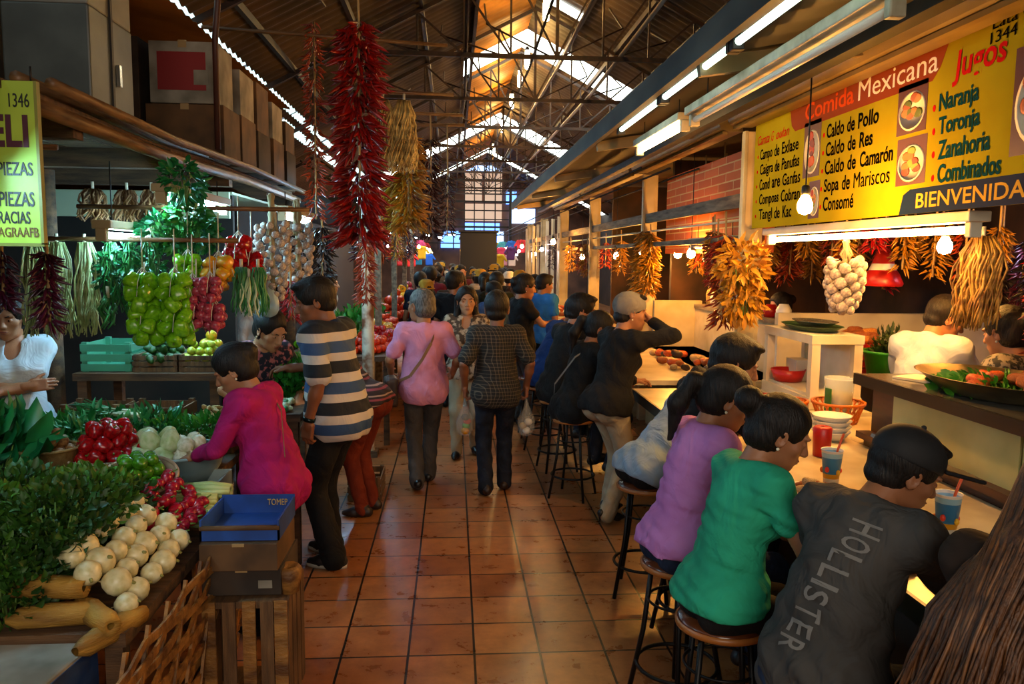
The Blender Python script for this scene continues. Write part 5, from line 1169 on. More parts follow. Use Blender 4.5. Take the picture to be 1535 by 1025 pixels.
def person(label, loc, rz, h=1.65, sk_=sk[0], pz=.90, lean=0, curl=0, side=0, twist=0, head=(0, 0, 0), R=None, L=None, legR=None, legL=None, fem=False, fat=0.0,
           top=None, bottom=None, shoe=None, hair=None, hs=1.06, face=True, vox=.012, name='person', cat='person', group=None, sw=1.0, neckout=0.0):
    """pose in the person's own frame: x to their right, y ahead, z up, scaled for a height of 1.65 m.
    R/L: wrist, elbow hint, finger direction, back-of-hand normal, finger curl.  legR/legL: ankle, knee hint, foot yaw, toe drop."""
    s = h/1.65; rad = math.radians
    R1 = npm(rotz(rad(twist*.4)) @ roty(rad(side)) @ rotx(-rad(lean))); R2 = npm(rotz(rad(twist)) @ roty(rad(side)) @ rotx(-rad(lean+curl)))
    P = A((0, 0, pz)); waist = P+R1@A((0, 0, .14)); chest = waist+R2@A((0, .0, .19)); neck = chest+R2@A((0, -.015, .195)); w = (.152 if fem else .17)*sw
    Rh = npm(rotz(rad(head[0])) @ rotx(-rad(head[1])) @ roty(rad(head[2]))); hc = neck+R2@A((0, .02, .055))*1+Rh@A((0, .02, .095))*hs+R2@A((0, neckout, 0))
    sh = {1: chest+R2@A((w, 0, .145)), -1: chest+R2@A((-w, 0, .145))}
    arms, legs = {}, {}
    for sd, a in ((1, R), (-1, L)):
        a = dict(a or {}); wr = A(a.get('w', (sd*.26, .04, pz-.06)), float); el, wr = ik(sh[sd], wr, .275, .245, a.get('e', (sd*.5, -1, 0)))
        d = A(a.get('d', wr-el), float); arms[sd] = (sh[sd], el, wr, d/np.linalg.norm(d), A(a.get('b', (sd, .1, 0)), float), a.get('c', .45))
    for sd, a in ((1, legR), (-1, legL)):
        a = dict(a or {}); hp = P+R1@A((sd*.088, 0, -.03)); an = A(a.get('a', (sd*.1, 0, .075)), float); kn, an = ik(hp, an, .42, .41, a.get('k', (sd*.08, 1, 0)))
        legs[sd] = (hp, kn, an, rad(a.get('y', -sd*8)), rad(a.get('t', 0)))
    up = lambda v: v*s
    def torso(S, g=0.0, k=.05):
        S.ell(P, A((.158, .115, .115))+g+fat*.6, R1, k); S.ell(waist+R1@A((0, .012+fat*.4, 0)), A((.138, .102, .15) if fem else (.158, .112, .19))+g+fat, R1, k); S.ell(chest+R2@A((0, 0, .02)), A((.148*sw, .108, .17))+g+fat*.6, R2, k)
        S.cone(sh[1], sh[-1], .058+g, .058+g, k); S.cone(neck+R2@A((0, -.01, -.06)), sh[1], .058+g*.6, .052+g, k); S.cone(neck+R2@A((0, -.01, -.06)), sh[-1], .058+g*.6, .052+g, k)
        for x in (-1, 1):
            S.ell(P+R1@A((x*.075, -.05 if fem else -.035, -.045)), (.092 if fem else .084)+g+fat*.5, None, k)
            if fem: S.ell(chest+R2@A((x*.068, .085, .0)), .062+g, None, .04)
    S = Solid(); torso(S); S.cone(neck-R2@A((0, .01, .07)), hc+Rh@A((0, -.02, -.04)), .057, .05, .03)
    for sd in (1, -1):
        a, e, wr = arms[sd][:3]; hp, kn, an = legs[sd][:3]; am = .9 if fem else 1.0
        S.cone(a, e, .049*am+fat*.2, .037*am+fat*.15, .03); S.cone(e, e+(wr-e)*.35, .038*am+fat*.1, .037*am+fat*.1, .01); S.cone(e+(wr-e)*.3, wr, .037*am, .025*am, .02)
        S.cone(hp, kn, .082+fat*.3, .053, .04); S.cone(kn, kn+(an-kn)*.4, .052, .05, .02); S.cone(kn+(an-kn)*.35, an, .05, .035, .02)
        if vox > .016: S.ell(wr+arms[sd][3]*.07, (.035, .035, .05), None, .02)
    ms = [S.mesh('body', vox*1.15)]
    if vox > .016: Hs = Solid(); head_solid(Hs, hc, Rh, hs, fem, neck); ms.append(Hs.mesh('head', vox*.62))
    else:
        Hs = Solid(); head_solid(Hs, hc, Rh, hs, fem, neck); ms.append(Hs.mesh('head', .0052))
        for sd in (1, -1):
            Q = Solid(); e, wr = arms[sd][1:3]; am = .9 if fem else 1.0
            Q.cone(wr-(wr-e)*.25, wr, .0287*am, .025*am, .01); hand(Q, wr, arms[sd][3], arms[sd][4], sd, arms[sd][5]); ms.append(Q.mesh('hand', .0042))
    o = link(name, join_meshes('person_body', ms), sk_, None, loc, (0, 0, rz), s); tag(o, label, cat, group)
    # ---- clothes
    if bottom:
        B = Solid(); bk = bottom; f = bk.get('fit', .012)
        B.ell(P, A((.158, .115, .115))+f+fat*.6, R1, .04); B.ell(P+R1@A((0, 0, .09)), A((.142, .105, .09))+f+fat*.8, R1, .04)
        for sd in (1, -1):
            hp, kn, an = legs[sd][:3]; hm = bk.get('hem', .055); le = bk.get('len', 1.0)
            B.ell(P+R1@A((sd*.075, -.05, -.045)), .092+f+fat*.5, None, .04); B.cone(hp, kn, .09+f*.5+fat*.3, .062+f*.5, .035); B.cone(kn, kn+(an-kn)*le+A((0, 0, -.02)), .062+f*.5, hm, .03)
        B.cut(P+R1@A((0, 0, .05)), R1@A((0, 0, 1)))
        link(bk.get('n', 'trousers'), B.mesh('trousers', vox, .006, 24, (1, 1, .5)), bk['m'], o)
    if shoe:
        for sd in (1, -1):
            hp, kn, an, y, td = legs[sd]; Rf = npm(rotz(y) @ rotx(-td)); F = Solid(); q = lambda x, yy, z: an+Rf@A((x, yy, z))
            if shoe.get('heel'):
                F.cone(q(0, -.05, -.0), q(0, .09, -.045), .028, .026, .03); F.cone(q(0, .09, -.05), q(0, .15, -.055), .028, .014, .03); F.cone(q(0, -.055, -.01), q(0, -.06, -.068), .016, .007, .01)
            else:
                F.cone(q(0, -.045, -.035), q(0, .08, -.045), .037, .036, .02); F.cone(q(0, .08, -.047), q(0, .15, -.05), .037, .022, .03); F.cone(q(0, -.01, 0), q(0, .0, -.03), .043, .045, .02); F.cut(q(0, 0, -.073), Rf@A((0, 0, -1)))
            sh_o = link('shoe', F.mesh('shoe', .007), shoe['m'], o)
            if shoe.get('sole'): MB().lathe([(.01, 0), (1, 0), (1.02, .02), (.01, .02)], (0, .05, -.075), 20, .042, .128).build('sole', shoe['sole'], sh_o, loc=tuple(an), rot=(-td, 0, y))
    if top:
        T = Solid(); g = top.get('fit', .012); torso(T, g, .06); sl = top.get('sleeve', .55); hem = top.get('hem', .1)
        if top.get('loose'): T.cone(waist, P+R1@A((0, 0, -hem*.5)), .13+fat+top['loose'], .13+fat+top['loose'], .08)
        for sd in (1, -1):
            a, e, wr = arms[sd][:3]; x = top.get('slr', .056)
            if sl <= 1: T.cone(a, a+(e-a)*sl, .056+g*.6+fat*.2, x+g*.3+fat*.2, .03)
            else: T.cone(a, e, .055+g*.6+fat*.2, .046+g*.3+fat*.15, .03); T.cone(e, e+(wr-e)*(sl-1), .046+g*.3+fat*.1, .036+g*.3, .02)
            T.ell(P+R1@A((sd*.075, -.05 if fem else -.03, -.045)), (.112 if fem else .096)+g+fat*.6, None, .04); T.ell(P, A((.165, .125, .12))+g+.012+fat*.8, R1, .04)
        T.cone(neck+R2@A((0, .0, -.03)), hc+Rh@A((0, 0, -.05)), .060+top.get('neck', 0), .085+top.get('neck', 0), .012, True)
        if top.get('vneck'): T.ell(neck+R2@A((0, .075, -.06)), (.05, .06, .08), R2, .01, True)
        T.cut(P+R1@A((0, 0, -hem)), R1@A((0, 0, -1)))
        t_o = link(top.get('n', 'shirt'), T.mesh('shirt', vox*.9, top.get('wr', .007), top.get('wf', 22), top.get('wd', (1, 1, .55))), top['m'], o)
        if top.get('collar'):
            c0 = neck+R2@A((0, .0, -.035)); pts = [c0+R2@A((.068*math.cos(a), .068*math.sin(a)+.008, -.03*math.sin(a)+.012)) for a in [PI*.5+.35+(2*PI-.7)*q/20 for q in range(21)]]
            C = Solid()
            for q in range(20): C.cone(pts[q], pts[q+1], .015, .015, .01); C.cone(pts[q]+R2@A((0, 0, .018)), pts[q+1]+R2@A((0, 0, .018)), .009, .009, .01)
            link('collar', C.mesh('collar', .0065), top.get('cm', top['m']), t_o)
        o['_'] = 0; del o['_']
    # ---- face and hair
    r_ = lambda p: hc+Rh@(A(p, float)*hs)
    q3 = Matrix(Rh.tolist())
    if face:
        for x in (-1, 1):
            e_o = MB().ball(r_((x*.031, .0835, .005)), (.0125*hs, .0095*hs, .0062*hs), 12, 8, q3).build('eye', eyew, o); MB().ball(r_((x*.031, .0915, .005)), (.0052*hs, .002*hs, .0052*hs), 10, 6, q3).build('iris', eyed, e_o)
            MB().tube([r_((x*.014, .095, .024)), r_((x*.032, .094, .03)), r_((x*.052, .08, .024))], [.003, .0042, .002], 6).build('eyebrow', hairm, o)
        Lp = Solid(); Lp.ell(r_((0, .098, -.0575)), A((.021, .009, .0048))*hs, Rh, .003); Lp.ell(r_((0, .0965, -.0665)), A((.018, .0095, .0052))*hs, Rh, .003); link('lips', Lp.mesh('lips', .003), lipm if fem else mat('lip_man', '#7a4636', .5), o)
    if hair:
        st_ = hair['s']; hm = hair.get('m', hairm); Hh = Solid(); E = lambda c, r, k=.012, sub=False: Hh.ell(r_(c), A(r)*hs, Rh, k*hs, sub); hv = vox if vox > .016 else .0075
        vol = hair.get('v', .012)
        if st_ != 'none':
            E((0, -.016, .034), (.077+vol, .097+vol, .09+vol)); 
            if st_ in ('short', 'fade'):
                E((0, -.045, -.035), (.068, .065, .05)); 
                if st_ == 'short': E((0, .05, .105), (.055, .05, .022), .02)
            else: E((0, -.04, -.03), (.078, .075, .065), .02)
            E((0, .135, -.035 if st_ in ('short', 'balding', 'long') else -.012), (.085, .095, .102), .012, True); 
            for x in (-1, 1): E((x*.09, .03, -.04), (.03, .045, .05), .01, True)
            if st_ == 'bun': E((0, hair.get('by', -.125), hair.get('bz', .03)), (.052, .05, .05), .015); E((0, -.1, .02), (.03, .03, .03), .02)
            if st_ == 'pony':
                p0, p1, p2, p3 = r_((0, -.1, .035)), r_((0, -.15, .02)), r_((hair.get('px', 0), -.17, -.09)), r_((hair.get('px', 0)*1.5, -.14, -.24))
                Hh.cone(p0, p1, .025, .035, .02); Hh.cone(p1, p2, .035, .045, .03); Hh.cone(p2, p3, .045, .012, .03)
            if st_ == 'down':
                for x in (-1, 1): Hh.cone(r_((x*.07, -.03, .02)), r_((x*.085, -.01, -.13)), .035, .03, .03); Hh.cone(r_((x*.085, -.01, -.13)), r_((x*.075, .01, -.2)), .03, .012, .03)
                Hh.cone(r_((0, -.07, 0)), r_((0, -.07, -.17)), .07, .06, .03)
            if st_ == 'balding': E((0, -.05, .135), (.035, .035, .03), .006, True)
            link('hair', Hh.mesh('hair', hv, .0025 if hv < .01 else 0, 90, (1, 1, .2)), hm, o)
        if st_ == 'bun' and hair.get('tie'): MB().ball(r_((.03, -.125, .05)), .012*hs, 8, 6).build('hair_clip', mat('dark_clip', '#101418', .15), o)
        if st_ == 'pony' and hair.get('tie'): MB().lathe([(.024, -.008), (.034, -.008), (.034, .008), (.024, .008)], r_((0, -.12, .032)), 12, R=q3 @ rotx(PI/2)).build('hair_tie', hair['tie'], o)
    if fem and face and hair and hair.get('ear', True):
        for x in (-1, 1): MB().ball(r_((x*.085, .0, -.043)), .006*hs, 8, 6).build('earring', mat('pearl', '#e8dcc0', .2), o)
    o['J'] = 0; del o['J']
    return o, dict(P=P, waist=waist, chest=chest, neck=neck, hc=hc, Rh=Rh, R1=R1, R2=R2, arms=arms, legs=legs, s=s)
def strap(o, J, pts, m, w=.028, th=.004, name='bag_strap'):
    mb = MB(); mb2 = [Vector(p) for p in pts]
    for a, b in zip(mb2[:-1], mb2[1:]): mb.bar(a, b, th, w)
    return mb.build(name, m, o)
blackc = cloth('black_cloth', '#100f10', '#1c1a1a'); jean = cloth('dark_jean', '#1c2230', '#10141e', ns=12); bjean = cloth('blue_jean', '#24344e', '#182238', ns=12)
greyp = cloth('grey_trouser', '#4a4644', '#3a3634'); beige = cloth('beige_trouser', '#a8987c', '#94846a'); shoeb = mat('black_shoe', '#0f0e0e', .4); solew = mat('pale_sole', '#b8b0a0', .6)
seat_leg = dict(R=dict(a=(.12, .30, .30), k=(.25, 1, .6), t=-10), L=dict(a=(-.12, .30, .30), k=(-.25, 1, .6), t=-10))
# ---- bar stools
stoolm = mat('stool_seat_wood', '#6a3414', .22, '#3a1808', 4, coat=.4); stoolr = mat('stool_rim', '#a8642a', .35); iron = mat('black_iron', '#141211', .45, metal=.5)
stool0 = empty('bar_stool', (0, 0, 0), 'bar stool', 'stool', 'bar stools along the counter')
MB().lathe([(.01, .655), (.15, .655), (.165, .662), (.16, .682), (.01, .686)], seg=32).build('seat', stoolm, stool0); MB().lathe([(.163, .65), (.172, .652), (.174, .668), (.165, .674)], seg=32).build('seat_rim', stoolr, stool0)
for k in range(4):
    a = PI/4+k*PI/2; c_, s_ = math.cos(a), math.sin(a); MB().tube([(c_*.12, s_*.12, .65), (c_*.15, s_*.15, .35), (c_*.215, s_*.215, .012)], .0115, 8).build('leg', iron, stool0)
MB().tube([(.178*math.cos(q*PI/16), .178*math.sin(q*PI/16), .2) for q in range(33)], .009, 8, False).build('foot_ring', iron, stool0)
MB().tube([(.135*math.cos(q*PI/16), .135*math.sin(q*PI/16), .5) for q in range(33)], .006, 8, False).build('brace_ring', iron, stool0)
for k, (x, y, lab) in enumerate([(1.12, 2.17, 'round wooden bar stool under the man in the black cap'), (1.27, 1.62, 'round wooden bar stool under the woman with long brown hair'), (1.0, 2.72, 'round wooden bar stool under the woman in green'), (1.0, 3.27, 'round wooden bar stool under the woman in lavender'), (1.14, 4.45, 'round wooden bar stool under the woman in the pale blue shirt'), (1.27, 3.9, 'round wooden bar stool under the dark-haired man at the counter'), (1.0, 6.35, 'round wooden bar stool under the ponytailed woman in black'), (.98, 7.2, 'round wooden bar stool under the man in the black jacket'), (.95, 7.95, 'round wooden bar stool under the person in the blue jacket'), (.9, 8.6, 'empty round wooden bar stool past the blue jacket')]):
    r = stool0 if k == 0 else clone(stool0, (0, 0, 0)); r.location = (x, y, 0); r.rotation_euler = (0, 0, k*.7); r['label'] = lab
SEAT = dict(pz=.765)
def seated(label, x, y, rz, **k):
    k.setdefault('legR', seat_leg['R']); k.setdefault('legL', seat_leg['L']); h = k.get('h', 1.65); k['pz'] = (.68+.105)/(h/1.65)
    return person(label, (x, y, 0), rz, **k)
ARM_T = dict(w=(.14, .42, 1.0), e=(.6, -.3, -.8), d=(-.4, 1, -.2), b=(.2, .2, 1), c=.5)
ARM_L = dict(w=(-.14, .42, 1.0), e=(-.6, -.3, -.8), d=(.4, 1, -.2), b=(-.2, .2, 1), c=.5)
ARM_C = dict(w=(.20, .38, 1.0), e=(1, -.5, -.7), d=(-.5, 1, -.2), b=(.2, .2, 1), c=.5)
# man in the black cap and grey T-shirt
greyt = cloth('grey_tee', '#4c4946', '#3c3a37', bump=.4)
o, J = seated('man in dark grey tee and black cap bent over his plate at the counter', 1.12, 2.17, math.radians(-64), h=1.58, sk_=sk[0], lean=6, curl=22, head=(-32, 26, 0), neckout=.02, R=dict(w=(.03, .58, 1.06), e=(1, -.3, -.7), d=(-.5, .9, -.1), b=(.2, .2, 1), c=.7), L=dict(w=(-.16, .52, 1.04), e=(-.8, -.2, -.6), d=(.6, .9, -.2), b=(-.2, .2, 1), c=.7), top=dict(m=greyt, sleeve=.75, fit=.02, hem=.12, slr=.07, wr=.01), bottom=dict(m=bjean), shoe=dict(m=shoeb), hair=dict(s='short'), vox=.0105, hs=1.04, fat=.006)
capm = mat('black_cap', '#0c0c0e', .75, '#141416', 20); r_ = lambda p: J['hc']+J['Rh']@(A(p, float)*1.04)
Cp = Solid(); Cp.ell(r_((0, -.014, .055)), A((.094, .114, .09))*1.04, J['Rh'], .01); Cp.cut(r_((0, 0, .035)), J['Rh']@A((0, .05, -1)))
c_o = link('cap', Cp.mesh('cap', .006), capm, o)
Cv = Solid(); Cv.rbox(r_((0, .14, .068)), A((.062, .06, .002))*1.04, J['Rh']@npm(rotx(.2)), .005, .01); link('cap_visor', Cv.mesh('cap_visor', .005), capm, c_o)
MB().ball(r_((0, -.014, .146)), .009).build('cap_button', capm, c_o); MB().box(r_((-.03, -.124, .055)), (.03, .004, .012), Matrix(J['Rh'].tolist())).build('cap_tab', mat('cap_tab', '#9a948a', .5), c_o)
# faded lettering down the back of the grey T-shirt
import bmesh
letm = mat('faded_print', '#7a7772', .9)
sh_ob = [c for c in o.children if c.name.startswith('shirt')][0]
u0 = .13
for k, ch in enumerate('HOLLISTER'):
    bw_ = .042 if ch != 'I' else .014; me = text_mesh(ch, bw_, .085, .01, depth=.0); bm = bmesh.new(); bm.from_mesh(me)
    bmesh.ops.remove_doubles(bm, verts=bm.verts, dist=1e-5); bmesh.ops.triangulate(bm, faces=bm.faces); bmesh.ops.subdivide_edges(bm, edges=bm.edges, cuts=2); bm.to_mesh(me); bm.free()
    u = Vector(J['R2'] @ A((0, 0, 1))); ex = Vector(J['R2'] @ A((1, 0, 0))); ey = Vector(J['R2'] @ A((0, 1, 0)))
    p = Vector(J['chest'])+u*u0+ex*(.035-.012*k)-ey*.35
    u0 -= bw_+.0125; l_o = link('lettering', me, letm, o, p)
    l_o.rotation_euler = Matrix((-u, ex, -ey)).transposed().to_euler()
    sw_ = l_o.modifiers.new('lie_on_cloth', 'SHRINKWRAP'); sw_.target = sh_ob; sw_.wrap_method = 'PROJECT'; sw_.use_project_z = True; sw_.use_negative_direction = True; sw_.use_positive_direction = True; sw_.offset = .004
# woman with long brown hair
o, J = seated('woman with long brown hair seen from behind at the near end of the counter', 1.27, 1.62, math.radians(-62), h=1.68, sk_=sk[2], fem=True, lean=8, curl=14, head=(-10, 18, 0), R=ARM_T, L=dict(w=(-.02, .40, .98), e=(-.15, -.3, -1), d=(.4, 1, -.2), b=(-.2, .2, 1)), top=dict(m=cloth('brown_top', '#3a2a20', '#2a1e16'), sleeve=1.9, hem=.12), bottom=dict(m=blackc), shoe=dict(m=shoeb), hair=dict(s='long', m=mat('brown_hair', '#341c0c', .55, '#6a401c', 30, (.3, .75), stretch=(3, 3, .3), bump=.3, bscale=90)), vox=.012, hs=1.04)
mass = Solid(); bk_ = J['R2']@A((0, -1, 0)); hp_ = J['hc']+J['Rh']@A((0, -.03, .03)); mass.ell(hp_, A((.088, .105, .10))*1.04, J['Rh'], .03); mass.cone(hp_, J['neck']+bk_*.05, .085, .08, .05); mass.cone(J['neck']+bk_*.05, J['chest']+bk_*.10, .08, .05, .06); mass.ell(J['hc']+J['Rh']@A((0, .14, -.04)), (.09, .1, .1), None, .01, True); link('hair_mass', mass.mesh('hair_mass', .01), MATS['brown_hair'], o)
hm = MATS['brown_hair']; hm2 = mat('brown_hair_pale', '#85552a', .5, '#4a2c14', 20)
H0, RH = J['hc'], J['Rh']
for mm, cnt in ((hm, 900), (hm2, 380)):
    mb = MB()
    for k in range(cnt):
        a = rnd(-2.2, 2.2); el_ = rnd(-.1, 1.3); d_ = A((math.sin(a)*math.cos(el_), -math.cos(a)*math.cos(el_), math.sin(el_)))
        topp = H0+RH@A((0, -.01, .142)); p1 = H0+RH@(d_*A((.10, .122, .118))+A((0, -.015, .03))); out = RH@(d_*A((1, 1, 0))); out[2] = 0; out = out/max(np.linalg.norm(out), .05)
        back = A((0, -1, 0)); L_ = rnd(.6, .92); ph = rnd(0, 6); am = rnd(.005, .016); dep = rnd(0, .05)
        # fall in a sheet over the shoulders: outside the neck first, then outside the back
        low = J['chest']+A((a*.07, -.165-dep+.035*abs(a), .10)); end = J['waist']+A((a*.085, -.19-dep+.04*abs(a), .14-.55*(L_-.6)-.1))
        pts = [topp*.35+p1*.65+A((0, 0, .02)), p1]; c0, c1 = p1+out*.03+A((0, 0, -.10)), low
        for j in range(1, 10):
            f = j/9; P0 = p1 if f < .5 else low; g = f*2 if f < .5 else f*2-1
            v = (p1*(1-g)**2+2*c0*g*(1-g)+low*g*g) if f < .5 else low*(1-g)+end*g
            pts.append(v+A((math.sin(ph+f*9), math.cos(ph*1.3+f*8), 0))*am*f)
        r0 = rnd(.0032, .0055); mb.tube(pts, [r0*.7]+[r0]*(len(pts)-3)+[r0*.7, r0*.2], 5, False)
    mb.build('hair_strands', mm, o)
# woman in green
green = cloth('green_tee', '#2cab84', '#22906e', bump=.3)
seated('woman in green tee with black bun eating at the counter', 1.0, 2.72, math.radians(-78), h=1.50, sk_=sk[0], fem=True, fat=.012, lean=1, curl=17, head=(-24, 26, 0), sw=.95, R=ARM_C, L=ARM_L, top=dict(m=green, sleeve=.5, fit=.014, hem=.045, wr=.007, wd=(.5, .5, 1.3)), bottom=dict(m=blackc), shoe=dict(m=shoeb), hair=dict(s='bun', by=-.145, bz=.055, tie=1), vox=.0105, hs=1.16)
# woman in lavender
lav = cloth('lavender_tee', '#c884c6', '#b470b2', bump=.3)
seated('woman in lavender tee with ponytail leaning on the counter', 1.0, 3.27, math.radians(-76), h=1.55, sk_=sk[0], fem=True, fat=.012, lean=1, curl=17, head=(-22, 22, 0), sw=.95, R=ARM_C, L=ARM_L, top=dict(m=lav, sleeve=.6, fit=.014, hem=.045, wr=.007, wd=(.5, .5, 1.3)), bottom=dict(m=bjean), shoe=dict(m=shoeb), hair=dict(s='pony', tie=redp, v=.014), vox=.0105, hs=1.15)
# dark-haired man behind her, and the woman in the pale shirt
seated('dark-haired man in black looking down at the counter beyond the lavender tee', 1.27, 3.9, math.radians(-65), h=1.72, sk_=sk[0], lean=4, curl=12, head=(-40, 22, 0), R=ARM_T, L=ARM_L, top=dict(m=blackc, sleeve=.6), bottom=dict(m=blackc), shoe=dict(m=shoeb), hair=dict(s='short', v=.014), vox=.012, hs=1.1)
o, J = seated('woman in pale blue shirt and black vest bent low over the counter', 1.14, 4.45, math.radians(-70), h=1.56, sk_=sk[0], fem=True, lean=28, curl=24, head=(-10, 35, 0), R=ARM_T, L=ARM_L, top=dict(m=cloth('pale_blue_shirt', '#9ab0c4', '#8098ae'), sleeve=.6, hem=.1), bottom=dict(m=blackc), shoe=dict(m=shoeb), hair=dict(s='pony'), vox=.012)
# standing person with the grey cap
o, J = person('person in black jumper, beige trousers and grey head cover shading their eyes', (1.17, 5.78, 0), math.radians(-62), h=1.68, sk_=sk[0], fem=True, fat=.012, lean=10, curl=6, head=(-28, 6, 0), R=dict(w=(.12, .30, 1.50), e=(1, .35, -.15), d=(-.9, -.1, .4), b=(.2, 1, .4), c=.35), L=dict(w=(-.2, .42, 1.0), e=(-.6, -.3, -.8), d=(.2, 1, 0), b=(-.2, 0, 1)),
    legR=dict(a=(.09, -.06, .095), k=(.05, 1, 0)), legL=dict(a=(-.09, .1, .095), k=(-.05, 1, 0)), top=dict(m=blackc, sleeve=1.95, fit=.016, hem=.08, n='jumper'), bottom=dict(m=beige, fit=.014, hem=.062), shoe=dict(m=shoeb, heel=1), hair=dict(s='short', v=.006), hs=1.12)
r_ = lambda p: J['hc']+J['Rh']@(A(p, float)*1.12); Cp = Solid(); Cp.ell(r_((0, -.014, .045)), A((.095, .113, .096))*1.12, J['Rh'], .01); Cp.cut(r_((0, .1, .04)), J['Rh']@A((0, .45, -1))); link('head_cover', Cp.mesh('head_cover', .008, .002, 40), cloth('grey_cover', '#8a847c', '#6e6862'), o)
# ponytailed woman in black, man in black jacket, blue jacket
o, J = seated('woman in black with ponytail and shoulder strap seated on a stool', 1.0, 6.35, math.radians(-66), h=1.62, sk_=sk[0], fem=True, lean=6, curl=16, head=(-35, 18, 0), R=ARM_T, L=ARM_L, top=dict(m=blackc, sleeve=1.9, fit=.018, hem=.14), bottom=dict(m=jean), shoe=dict(m=shoeb), hair=dict(s='pony', tie=solew), hs=1.15)
strap(o, J, [J['neck']+J['R2']@A((.08, -.02, -.0)), J['chest']+J['R2']@A((.04, -.14, .05)), J['waist']+J['R1']@A((-.1, -.15, .02)), J['P']+J['R1']@A((-.2, -.08, -.02))], mat('grey_strap', '#7a7672', .7), .012)
seated('man in black jacket with short black hair eating at the counter', .98, 7.2, math.radians(-66), h=1.82, sk_=sk[0], lean=6, curl=14, head=(-30, 12, 0), R=ARM_T, L=ARM_L, top=dict(m=blackc, sleeve=1.95, fit=.02, hem=.12, n='jacket'), bottom=dict(m=jean), shoe=dict(m=shoeb), hair=dict(s='short', v=.014), hs=1.14, vox=.014)
bluej = cloth('blue_jacket', '#1c3c78', '#142c58')
seated('person in blue jacket leaning over the counter past the black jacket', .95, 7.95, math.radians(-62), h=1.82, sk_=sk[1], lean=16, curl=18, head=(-10, 20, 0), R=ARM_T, L=ARM_L, top=dict(m=bluej, sleeve=1.95, fit=.025, hem=.12, n='jacket'), bottom=dict(m=jean), shoe=dict(m=shoeb), hair=dict(s='short', v=.014), hs=1.12, vox=.014)
person('standing woman in black top and grey apron holding a plate towards the stalls', (.80, 9.3, 0), math.radians(-72), h=1.72, sk_=sk[0], fem=True, fat=.02, head=(-8, 12, 0), R=dict(w=(.16, .40, 1.14), e=(.6, -.5, -.6), d=(-.3, 1, .1), b=(1, 0, .6)), L=dict(w=(-.16, .42, 1.14), e=(-.6, -.5, -.6), d=(.3, 1, .1), b=(-1, 0, .6)), top=dict(m=blackc, sleeve=.5), bottom=dict(m=greyp), shoe=dict(m=shoeb), hair=dict(s='bun', by=-.11), hs=1.15, vox=.014)
brightb = cloth('bright_blue', '#2f7ac8', '#2060a8')
person('man in bright blue shirt standing among the far stalls', (1.22, 10.8, 0), math.radians(-40), h=1.7, sk_=sk[0], head=(-30, 10, 0), fat=.02, top=dict(m=brightb, sleeve=.6, fit=.02), bottom=dict(m=jean), shoe=dict(m=shoeb), hair=dict(s='short'), hs=1.1, vox=.017)
# ---- walkers in the aisle
pinkp = cloth('pink_polo', '#d48ca8', '#c07894', bump=.3)
o, J = person('man in pink polo and grey trousers walking away with a brown shoulder bag', (-.25, 6.72, 0), math.radians(6), h=1.63, sk_=sk[0], fat=.014, head=(38, 4, 0), R=dict(w=(.27, .16, 1.0), e=(.5, -1, -.2), c=.6), L=dict(w=(-.28, .18, 1.0), e=(-.5, -1, -.2), c=.6), legR=dict(a=(.05, .16, .085), k=(.05, 1, 0), y=-6), legL=dict(a=(-.07, -.14, .10), k=(-.05, 1, 0), y=6, t=14),
    top=dict(m=pinkp, sleeve=.72, fit=.018, hem=.15, loose=.004, collar=1, slr=.06), bottom=dict(m=greyp, fit=.016, hem=.066), shoe=dict(m=shoeb), hair=dict(s='balding', m=hairgr, v=.006), hs=1.22, sw=.98)
bagm = mat('brown_leather', '#3a2418', .5, '#24150d', 6); tan = mat('tan_strap', '#7a5638', .6)
R2_, ch_, P_ = J['R2'], J['chest'], J['P']
strap(o, J, [J['neck']+R2_@A((.10, .06, -.02)), J['neck']+R2_@A((.11, -.03, -.015)), ch_+R2_@A((.05, -.165, .06)), ch_+R2_@A((-.03, -.185, -.08)), J['waist']+A((-.13, -.165, -.03)), P_+A((-.24, -.09, .05))], tan, .026)
bg = empty('shoulder_bag', (0, 0, 0), 'dark brown leather shoulder bag at the left hip of the man in pink'.replace('left hip', 'hip'), 'bag'); S = Solid(); S.rbox((0, 0, 0), (.02, .085, .095), None, .03, .02); link('bag_body', S.mesh('bag', .008), bagm, bg); S = Solid(); S.rbox((-.012, 0, .035), (.022, .085, .055), None, .03, .01); link('flap', S.mesh('flap', .008), bagm, bg)
bg.location = (-.25-.27, 6.62, .86); bg.rotation_euler = (0, 0, .15)
plaid = mat('plaid_shirt', '#17130f', .85, bump=.25, bscale=14)
def plaid_nodes(m, la, lb, sc):
    nt, b, L, N = nodes(m); tc = N('TexCoord'); sp = N('SeparateXYZ'); L(tc.outputs['Object'], sp.inputs[0]); ad = N('Math'); ad.operation = 'ADD'; L(sp.outputs['X'], ad.inputs[0]); L(sp.outputs['Y'], ad.inputs[1]); out = []
    for src in (ad.outputs[0], sp.outputs['Z']):
        mu = N('Math'); mu.operation = 'MULTIPLY'; mu.inputs[1].default_value = sc; L(src, mu.inputs[0]); fr = N('Math'); fr.operation = 'FRACT'; L(mu.outputs[0], fr.inputs[0]); lt = N('Math'); lt.operation = 'LESS_THAN'; lt.inputs[1].default_value = .16; L(fr.outputs[0], lt.inputs[0]); out.append(lt.outputs[0])
    mx = N('Math'); mx.operation = 'ADD'; L(out[0], mx.inputs[0]); L(out[1], mx.inputs[1]); r = N('ValToRGB'); r.color_ramp.elements[0].color = lin(la); r.color_ramp.elements[1].color = lin(lb); dv = N('Math'); dv.operation = 'MULTIPLY'; dv.inputs[1].default_value = .5; L(mx.outputs[0], dv.inputs[0]); L(dv.outputs[0], r.inputs[0]); L(r.outputs[0], b.inputs['Base Color'])
